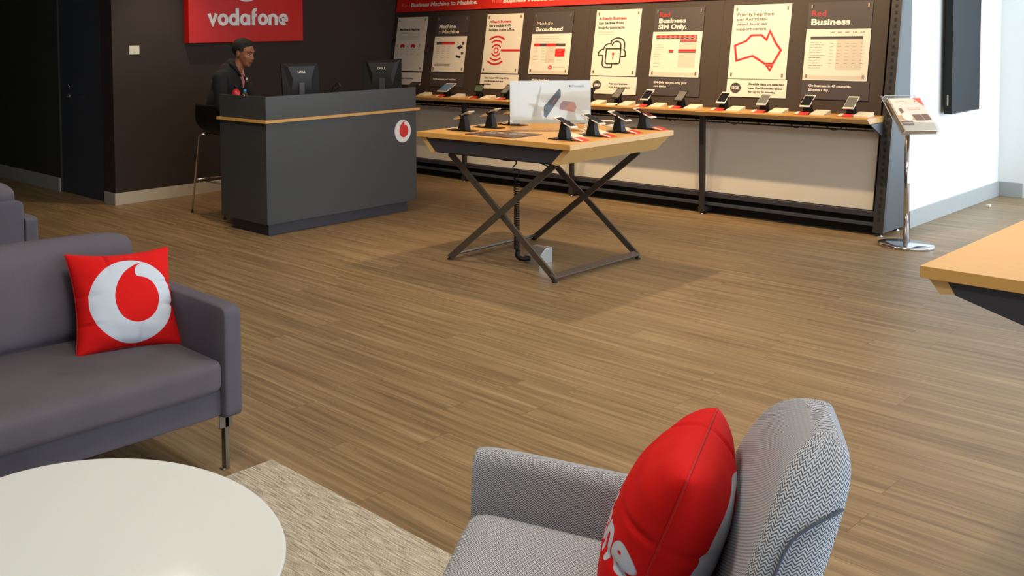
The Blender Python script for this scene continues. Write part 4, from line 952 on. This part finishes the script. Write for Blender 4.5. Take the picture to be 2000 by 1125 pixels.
# open collar with shirt, badge
sd = (LS - RS).normalized(); ft = Vector((sd.y, -sd.x, 0)).normalized()
if ft.y > 0: ft = -ft
def cp(x, y, z): return CH + sd * x + ft * y + Vector((0, 0, z))
b = MB(); b.add([cp(-.045, .085, .165), cp(.055, .085, .165), cp(.035, .150, .02), cp(.02, .150, -.04), cp(.0, .148, .02), cp(-.045, .06, .165), cp(.055, .06, .165), cp(.01, .11, -.05)],
                [(0, 4, 3, 2, 1), (0, 1, 6, 5), (0, 5, 7, 3, 4), (1, 2, 3, 7, 6)], 0); shirt = b.build('shirt', M_SHIRT, man, weld=True)
for s in (-1, 1):
    b = MB(); b.tube([cp(.005 + s * .060, .050, .185), cp(.005 + s * .055, .10, .14), cp(.008 + s * .030, .145, .06)], [.016, .020, .008], 10); b.build('collar', M_COAT if s < 0 else M_SHIRT, man)
b = MB(); b.ball(cp(.105, .136, .035), (.014, .006, .014), rot=HM); b.build('name_badge', M_INKW, man)
b = MB(); b.ball(cp(.105, .139, .012), (.016, .006, .004), rot=HM); b.build('badge_bar', M_INKR, man)

# ------------------------------------------------------------------ wall television
tv = thing('television', (9.74, YW - .003, 1.46), 'tall black wall mounted screen hung portrait on the white wall', 'television')
b = MB(); b.box((-.35, -.078, -.60), (.35, -.025, .60)); b.build('casing', M_BLACK, tv, bevel=.003)
b = MB(); b.box((-.338, -.0788, -.588), (.338, -.0781, .588)); b.build('screen', mat('tv_screen', (22, 26, 30), .6, spec=.15), tv)
b = MB(); b.box((-.2, -.025, -.3), (.2, 0, .3)); b.build('wall_bracket', M_BLACK, tv)
b = MB(); b.box((-.3508, -.055, -.53), (-.3501, -.045, -.44)); b.build('side_sticker', M_INKL, tv)

tag(MB().box((10.225, 2.60, 0), (10.26, 2.63, .022)).build('door_stop', M_PAPER, bevel=.004), 'tiny white block lying on the floor below the white wall', 'door stop')

# ------------------------------------------------------------------ brochure stand
bs = thing('brochure_stand', (8.0, 2.52, 0), 'chrome floor stand with a clear tilted brochure tray beside the end of the display wall', 'brochure stand')
MB().lathe([(.165, 0), (.17, .004), (.17, .018), (.165, .022), (.02, .024)], 64).build('base', M_CHROME, bs)
MB().lathe([(.017, .022), (.017, .86)], 24).build('pole', M_CHROME, bs)
nrm = Vector((-.60, -.80, 0))
right = Vector((.80, -.60, 0)); tl = math.radians(50); upv = Vector((-nrm.x * math.cos(tl) , -nrm.y * math.cos(tl), math.sin(tl)))
X = plane_frame(Vector((0.0, -.01, .93)), right, upv)
Wt, Ht = .125, .145
t = MB(); t.box((-Wt, -Ht, -.004), (Wt, Ht, 0), 0, X); t.box((-Wt, -Ht, 0), (-Wt + .003, Ht, .05), 0, X); t.box((Wt - .003, -Ht, 0), (Wt, Ht, .05), 0, X); t.box((-Wt, -Ht, 0), (Wt, -Ht + .003, .05), 0, X); t.box((-Wt, -Ht, .05), (Wt, -Ht + .07, .053), 0, X)
t.box((-Wt, Ht, -.004), (Wt, Ht + .055, 0), 0, X)
t.build('clear_tray', M_CLEAR, bs)
e = MB(); pts = [X @ Vector(p) for p in ((-Wt, -Ht, 0), (-Wt, Ht + .03, 0), (-Wt + .03, Ht + .055, 0), (Wt, Ht + .055, 0), (Wt, -Ht, 0))]; e.tube(pts, .0022, 6, closed=True)
e.tube([X @ Vector(p) for p in ((-Wt, Ht, .05), (-Wt, -Ht + .07, .052), (-Wt, -Ht, .052), (Wt, -Ht, .052))], .0022, 6); e.tube([X @ Vector(p) for p in ((-Wt, Ht, .0), (-Wt, Ht, .05))], .0022, 6); e.tube([X @ Vector(p) for p in ((-Wt + .01, -Ht + .07, .054), (Wt, -Ht + .07, .054))], .0022, 6)
e.tube([X @ Vector(p) for p in ((-Wt, -Ht, 0), (-Wt, -Ht, .052))], .0022, 6)
e.build('tray_edges', mat('acrylic_edge', (222, 222, 220), .2), bs)
b = MB(); b.box((-.03, -.04, -.03), (.03, .04, -.004), 0, X); b.build('bracket', M_CHROME, bs)
br0 = None
MBR = [mat('brochure_cream', (232, 222, 208), .35), mat('brochure_coral', (232, 108, 88), .35), mat('brochure_brown', (132, 104, 92), .35), mat('brochure_tan', (206, 170, 128), .35), M_INKW, M_INKR]
BW, BH = .112, .142
for k in range(6):
    Xb = Matrix.Translation((8.0, 2.52, 0)) @ X @ Matrix.Translation((0.006 - .001 * k, .002, .001 + .0072 * k))
    r = thing('brochure', None, ('open faced brochure on top of the stack in the clear tray' if k == 5 else 'brochure stacked under others in the clear tray of the floor stand'), 'brochure', group=None if k == 5 else 'stacked brochures under the top one', mw=Xb)
    MB().box((-BW, -BH, 0), (BW, BH, .0068)).build('pages', MBR[0] if k % 2 else MBR[3], r)
    if k == 5:
        A = Art(Matrix.Translation((0, 0, .0068)), .0006)
        A.poly([(BW - .06, BH), (BW, BH), (BW, BH - .075)], 1); A.disc(BW - .05, BH - .03, .013, 4, 2); A.disc(BW - .05, BH - .03, .005, 5, 3)
        A.lines(-.02, BH - .09, .10, 2, .012, .003, 1, 1); A.rect(-BW, -.05, BW, -.005, 3); A.poly([(-.01, -.002), (.05, -.002), (.06, -.055), (.0, -.055)], 2, 2); A.poly([(.0 + .055, .0), (.10, .0), (.11, -.05), (.065, -.055)], 2, 2)
        A.rect(-BW, -.095, -.03, -.055, 2, 2); A.disc(-.05, -.02, .036, 4, 3); A.poly([(-.085, .05), (-.06, .055), (-.055, .02), (-.08, .01)], 2, 2); A.lines(-.08, BH - .03, .1, 2, .012, .003, 3, 1)
        A.build('cover_printing', MBR, r)

# ------------------------------------------------------------------ soft furniture
def softbox(name, lo, hi, m, parent, bevel=.04, puff=0, seg=4, X=None, uv=False, cuts=0):
    b = MB(); b.box(lo, hi)
    me = bpy.data.meshes.new(name); bm = bmesh.new()
    vs = [bm.verts.new(v) for v in b.v]
    for f in b.f: bm.faces.new([vs[i] for i in f])
    bmesh.ops.subdivide_edges(bm, edges=bm.edges, cuts=cuts or 8, use_grid_fill=True)
    c = (Vector(lo) + Vector(hi)) / 2; h = (Vector(hi) - Vector(lo)) / 2
    for v in bm.verts:
        q = Vector(((v.co[i] - c[i]) / h[i] for i in range(3)))
        # rounded box
        inner = Vector((max(-h[i] + bevel, min(h[i] - bevel, v.co[i] - c[i])) for i in range(3)))
        dv = (v.co - c) - inner
        if dv.length > 1e-9:
            v.co = c + inner + dv.normalized() * bevel
        if puff:
            for i in range(3):
                j, k = (i + 1) % 3, (i + 2) % 3
                v.co[i] += puff * (q[i]) * (1 - q[j] ** 2) * (1 - q[k] ** 2) * (.35 if h[i] > .2 else 1)
    if X is not None: bm.transform(X)
    for f in bm.faces: f.smooth = True
    bm.to_mesh(me); bm.free(); me.materials.append(m)
    if uv: box_uv(me)
    o = bpy.data.objects.new(name, me); COL.objects.link(o); o.parent = parent
    sb = o.modifiers.new('sub', 'SUBSURF'); sb.levels = 1; sb.render_levels = 2
    return o
def make_sofa(loc, rz, label, length=1.72):
    """origin at the right front corner on the floor; the sofa faces local -y and runs to -x"""
    r = thing('sofa', loc, label, 'sofa', rz, 'blue grey two seat sofas')
    softbox('frame', (-length + .06, .02, .215), (-.06, .80, .32), M_SOFA, r, .012, cuts=14)
    for s in (0, 1):
        xa = -.088 if s == 0 else -length; softbox('armrest', (xa, 0, .205), (xa + .088, .80, .622), M_SOFA, r, .018, .004, cuts=14)
    softbox('back_frame', (-length + .086, .70, .205), (-.086, .80, .725), M_SOFA, r, .018, .004, cuts=14)
    softbox('seat_cushion', (-length + .092, -.02, .315), (-.094, .66, .44), M_SOFAC, r, .035, .012, cuts=16)
    X = Matrix.Translation((0, .60, .42)) @ Matrix.Rotation(math.radians(-11), 4, 'X') @ Matrix.Translation((0, -.60, -.42))
    hl = -length / 2
    softbox('back_cushion', (-length + .10, .50, .42), (-.098, .69, .815), M_SOFAC, r, .065, .02, cuts=18, X=X)
    for x, y in ((-.05, .06), (-.05, .74), (-length + .05, .06), (-length + .05, .74)):
        b = MB(); b.box((x - .016, y - .012, 0), (x + .016, y + .012, .006)); b.box((x - .004, y - .014, .006), (x + .013, y + .012, .21)); b.box((x - .03, y - .014, .16), (x + .03, y - .008, .21)); b.build('leg', M_BRUSH, r, bevel=.001)
    return r
make_sofa((2.115, 2.745, 0), 0, 'blue-grey fabric sofa with steel legs holding a red cushion, at the left')
make_sofa((.62, 5.68, 0), PI, 'second blue-grey sofa turned away, half hidden at the far left behind the nearer one')

def sdf_poly(P, x, y):
    P = np.array(P); d = np.full(x.shape, 1e9); ins = np.zeros(x.shape, bool); n = len(P)
    for i in range(n):
        a = P[i]; b_ = P[(i + 1) % n]; e = b_ - a; l = e @ e + 1e-12
        t = np.clip(((x - a[0]) * e[0] + (y - a[1]) * e[1]) / l, 0, 1)
        d = np.minimum(d, np.hypot(x - a[0] - t * e[0], y - a[1] - t * e[1]))
        c = ((a[1] > y) != (b_[1] > y)) & (x < (b_[0] - a[0]) * (y - a[1]) / (b_[1] - a[1] + 1e-12) + a[0]); ins ^= c
    return np.where(ins, d, -d)
def sdf_strokes(st, wd, x, y):
    d = np.full(x.shape, 1e9)
    for c, pts in st:
        for i in range(len(pts) - 1):
            a = np.array(pts[i]); e = np.array(pts[i + 1]) - a; l = e @ e + 1e-12
            t = np.clip(((x - a[0]) * e[0] + (y - a[1]) * e[1]) / l, 0, 1); d = np.minimum(d, np.hypot(x - a[0] - t * e[0], y - a[1] - t * e[1]))
    return wd / 2 - d
M_PILL = print_mat('red_cushion_print', (216, 24, 22), (205, 212, 224))
def pillow(label, mw, a=.215, T_=.085, N=110, back='word', wr=.004, pinch=.10, cr=0, az=None):
    az = az or a
    """cushion in its local x (right) z (up) plane, front is -y"""
    r = thing('cushion', None, label, 'cushion', group='red emblem cushions', mw=mw)
    u = np.linspace(-1, 1, N); g = np.sign(u) * (1 - (1 - np.abs(u)) ** 1.6); UU, VV = np.meshgrid(g, g)
    x = a * UU * (1 - pinch * (1 - VV ** 2) ** 1.2 * np.abs(UU) ** 2); z = az * VV * (1 - pinch * (1 - UU ** 2) ** 1.2 * np.abs(VV) ** 2)
    cf = 1 - cr * (np.abs(UU) * np.abs(VV)) ** 5; x = x * cf; z = z * cf
    prof = ((1 - np.abs(UU) ** 2.2) * (1 - np.abs(VV) ** 2.2)); th = T_ * prof ** .48
    wrk = wr * (np.sin(UU * 9 + VV * 13) * np.sin(VV * 7 - UU * 5 + 1)) * (1 - prof) * np.sqrt(prof)
    # creases running in from the seams
    for cx, cz, an in ((-.95, .1, 0), (.95, -.2, 0), (.1, -.95, 1), (-.35, .95, 1), (.95, .25, 0), (-.95, -.45, 0)):
        q = np.abs((VV - cz) if an == 0 else (UU - cx)); l = np.abs((UU - cx) if an == 0 else (VV - cz)); wrk = wrk - .010 * np.exp(-(q / .035) ** 2) * np.exp(-(l / .28) ** 2) * (prof > 0)
    hs = []
    def emblem(X_, Z_, R0, cx, cz):
        Z_ = Z_ * a / az; disc = R0 - np.hypot(X_ - cx, Z_ - cz); mk = sdf_poly([(p[0] * R0 * .96 + cx, p[1] * R0 * .98 + cz) for p in MARK], X_, Z_); return np.minimum(disc, -mk)
    st, tot = logo_strokes()
    for side in (-1, 1):
        X_ = x * (-side); Z_ = z       # reading direction seen from that side
        if (side == -1) == (back == 'word'): sd = emblem(X_, Z_, .168, .008, -.014)
        else:
            k = .34 / tot; sd = sdf_strokes(st, SW, (X_ + .152) / k, (Z_ + .05) / (k * 1.2)) * k
        vs = np.stack([x, side * (th + wrk), z], -1).reshape(-1, 3)
        b = MB(); fs = []
        for j in range(N - 1):
            for i in range(N - 1):
                q = j * N + i; f = (q, q + 1, q + N + 1, q + N); fs.append(f if side == -1 else f[::-1])
        hs.append((vs, fs, sd.reshape(-1)))
    V = np.concatenate([hs[0][0], hs[1][0]]); Fc = hs[0][1] + [tuple(i + N * N for i in f) for f in hs[1][1]]; SD = np.concatenate([hs[0][2], hs[1][2]])
    me = bpy.data.meshes.new('cover'); me.from_pydata([tuple(v) for v in V], [], Fc); at = me.attributes.new('sd', 'FLOAT', 'POINT'); at.data.foreach_set('value', SD.astype(np.float32))
    me.materials.append(M_PILL); me.polygons.foreach_set('use_smooth', [True] * len(me.polygons)); me.update()
    bm = bmesh.new(); bm.from_mesh(me); bd = [v for v in bm.verts if v.is_boundary]; bmesh.ops.remove_doubles(bm, verts=bd, dist=1e-6); bm.to_mesh(me); bm.free()
    o = bpy.data.objects.new('cover', me); COL.objects.link(o); o.parent = r
    # piped seam
    rim = [(x[0, i], 0, z[0, i]) for i in range(0, N, 3)] + [(x[j, -1], 0, z[j, -1]) for j in range(0, N, 3)] + [(x[-1, i], 0, z[-1, i]) for i in range(N - 1, 0, -3)] + [(x[j, 0], 0, z[j, 0]) for j in range(N - 1, 0, -3)]
    b = MB(); b.tube(rim, .0022, 6, closed=True); b.build('seam', mat('red_seam', (190, 20, 20), .8), r)
    return r
pillow('red square cushion with a white ring emblem leaning in the corner of the sofa', Matrix.Translation((1.842, 3.13, .605)) @ Matrix.Rotation(math.radians(-8), 4, 'Z') @ Matrix.Rotation(math.radians(-24), 4, 'X') @ Matrix.Rotation(math.radians(3), 4, 'Y'), a=.212, az=.192)

# coffee table
ct = thing('coffee_table', (1.04, 1.955, .012), 'round white coffee table on the rug', 'coffee table')
MB().lathe([(.448, .388), (.458, .392), (.4615, .400), (.4615, .404), (.459, .408), (.4565, .4085), (.452, .4085), (.44, .4085), (.02, .4085)], 128).build('tabletop', M_TABLEW, ct)
MB().lathe([(.02, 0.012), (.03, .016), (.03, .384), (.09, .388)], 24).build('pedestal', M_CHROME, ct)
MB().lathe([(.24, 0), (.245, .004), (.24, .010), (.03, .014)], 48).build('pedestal_foot', M_CHROME, ct)
# rug
rg = thing('rug', (1.0, 1.75, 0), 'flat woven beige and grey rug under the coffee table', 'rug')
b = MB(); b.box((-1.15, -1.05, .0), (1.235, .985, .011)); b.build('weave', M_RUG, rg, bevel=.003)
b = MB()
for k in range(240):
    xx = -1.15 + 2.385 * k / 239; 
    for yy, dd in ((.985, 1), (-1.05, -1)): b.tube([(xx, yy, .006), (xx + random.uniform(-.006, .006), yy + dd * random.uniform(.006, .016), .003)], .0012, 4)
tag(b.build('fringe', M_RUG, rg), kind='stuff')

# armchair
ac = thing('armchair', (1.705, 1.03, 0), 'grey herringbone wool armchair at the lower right, seen from its side', 'armchair', rz=math.atan2(.45, .89))
ac.location.z = .011
def loft(name, secs, m, parent, swap=False, sub=2):
    n = len(secs[0]); vs = [p for s in secs for p in s]; fs = []
    for i in range(len(secs) - 1):
        for k in range(n): l = (k + 1) % n; fs.append((i * n + k, i * n + l, (i + 1) * n + l, (i + 1) * n + k))
    fs.append(tuple(range(n - 1, -1, -1))); fs.append(tuple((len(secs) - 1) * n + k for k in range(n)))
    me = bpy.data.meshes.new(name); me.from_pydata([tuple(v) for v in vs], [], fs); me.update()
    bm = bmesh.new(); bm.from_mesh(me); bmesh.ops.recalc_face_normals(bm, faces=bm.faces); bm.to_mesh(me); bm.free()
    big = max(secs, key=lambda q: sum((Vector(q[k]) - Vector(q[k - 1])).length for k in range(n)))
    cu = [0]
    for k in range(n): cu.append(cu[-1] + (Vector(big[(k + 1) % n]) - Vector(big[k])).length)
    cen = [sum((Vector(p) for p in q), Vector()) / n for q in secs]; cv = [0]
    for i in range(1, len(secs)): cv.append(cv[-1] + (cen[i] - cen[i - 1]).length)
    uvl = me.uv_layers.new(name='UVMap')
    for p in me.polygons:
        vi = [me.loops[l].vertex_index for l in p.loop_indices]; wrap = max(v % n for v in vi) == n - 1 and min(v % n for v in vi) == 0 and len(vi) == 4
        for l, v in zip(p.loop_indices, vi):
            k = v % n; u_ = cu[n] if (wrap and k == 0) else cu[k]; w_ = cv[v // n]
            if len(vi) > 4: c_ = me.vertices[v].co; u_, w_ = c_.x, c_.z
            elif swap: u_, w_ = w_, u_
            uvl.data[l].uv = (u_, w_)
    me.materials.append(m)
    for p in me.polygons: p.use_smooth = True
    o = bpy.data.objects.new(name, me); COL.objects.link(o); o.parent = parent
    if sub: s = o.modifiers.new('s', 'SUBSURF'); s.levels = 1; s.render_levels = sub
    return o
def rrect(w2, h2, r, n=4):
    out = []
    for cx, cy, a0 in ((w2 - r, h2 - r, 0), (-w2 + r, h2 - r, 90), (-w2 + r, -h2 + r, 180), (w2 - r, -h2 + r, 270)):
        for k in range(n + 1): a = math.radians(a0 + 90 * k / n); out.append((cx + r * math.cos(a), cy + r * math.sin(a)))
    return out
softbox('seat_base', (-.30, -.26, .20), (.30, .30, .31), M_HERR, ac, .03, uv=True, cuts=10)
softbox('seat_cushion', (-.275, -.24, .31), (.275, .335, .462), M_HERR, ac, .045, .012, uv=True, cuts=12)
for v in kids(ac)[-1].data.vertices: v.co.x *= 1.03 - .38 * max(0, .33 - v.co.y)
for s in (-1, 1):      # arms: slim upright panels flaring outwards
    secs = []
    for y, zt, th in ((.33, .50, .030), (.345, .552, .034), (.33, .572, .036), (.20, .574, .037), (.0, .574, .038), (-.16, .574, .040), (-.27, .574, .040)):
        sec = []
        z0 = .26; xin = .272
        cs = rrect(th, (zt - z0) / 2, min(th * .95, .034), 4)
        for (cx, cz) in cs:
            zz = cz + (zt + z0) / 2; fl = .045 * max(0, (zz - .3) / .32)
            sec.append((s * (xin + .012 - .12 * (.33 - y) + th + cx + fl) , y - .02 * (zz - .4) * 0 + (.015 * (zz < .4) * 0), zz))
        secs.append(sec)
    loft('armrest', secs, M_HERR, ac, swap=True)
# back: rounded shell leaning backwards, narrowing upwards
def back_pt(t, xx, yy):  # t height 0..1
    z = .26 + .628 * t; lean = -.20 - .16 * t; return (xx, lean + yy, z)
secs = []
for t in (0, .05, .2, .4, .6, .75, .86, .93, .975, 1.0):
    hw = .30 - .02 * t; 
    if t > .54: hw = .289 * math.sqrt(max(.0, 1 - ((t - .54) / .48) ** 2.15))
    th = .062 - .010 * t
    if t > .9: th *= math.sqrt(max(.02, 1 - ((t - .9) / .104) ** 2))
    cs = rrect(max(hw, .05), th, th * .7, 4)
    secs.append([back_pt(t, p[0], p[1] + .55 * p[0] ** 2 ) for p in cs])
loft('backrest', secs, M_HERR, ac)
def back_hw(t):
    hw = .30 - .02 * t
    if t > .54: hw = .289 * math.sqrt(max(.0, 1 - ((t - .54) / .48) ** 2.15))
    return hw
for s in (-1, 1):
    pts = []
    for t, yy in ((.1, .014), (.25, .014), (.4, .013), (.55, .012), (.68, .010), (.77, .008), (.81, .000), (.84, -.018), (.86, -.036), (.87, -.048)):
        th = .062 - .010 * t; r_ = .7 * th; k = max(0, abs(yy) - .3 * th); xx = s * (back_hw(t) - (r_ - math.sqrt(max(0, r_ * r_ - k * k)))); pts.append(back_pt(t, xx, yy + .55 * xx ** 2))
    b = MB(); b.tube(smooth_open(pts, 5), .0026, 8); b.build('piping', mat('piping_grey', (84, 90, 104), .9), ac)
for x, y, lx, ly in ((-.25, .25, -.27, .28), (.25, .25, .27, .28), (-.24, -.22, -.26, -.27), (.24, -.22, .26, -.27)):
    b = MB(); b.tube([(lx, ly, .0), (x, y, .22)], [.010, .016], 12); b.build('leg', M_BLACK, ac)
b = MB(); b.lathe([(.012, 0), (.010, .005), (.004, .008)], 16, X=Matrix.Translation((.0, -.247, .60)) @ Matrix.Rotation(-PI / 2, 4, 'X')); b.build('button', mat('piping_grey', (0, 0, 0)), ac)
ach = Matrix.Translation((1.705, 1.03, 0)) @ Matrix.Rotation(math.atan2(.45, .89), 4, 'Z')
pillow('red cushion with white lettering propped upright in the herringbone armchair', Matrix.Translation((.034, -.024, 0)) @ ach @ Matrix.Translation((.02, -.065, .622)) @ Matrix.Rotation(PI - math.radians(8), 4, 'Z') @ Matrix.Rotation(math.radians(-19), 4, 'X'), T_=.10, a=.208, wr=.006, back='emblem', pinch=.08, cr=.07)
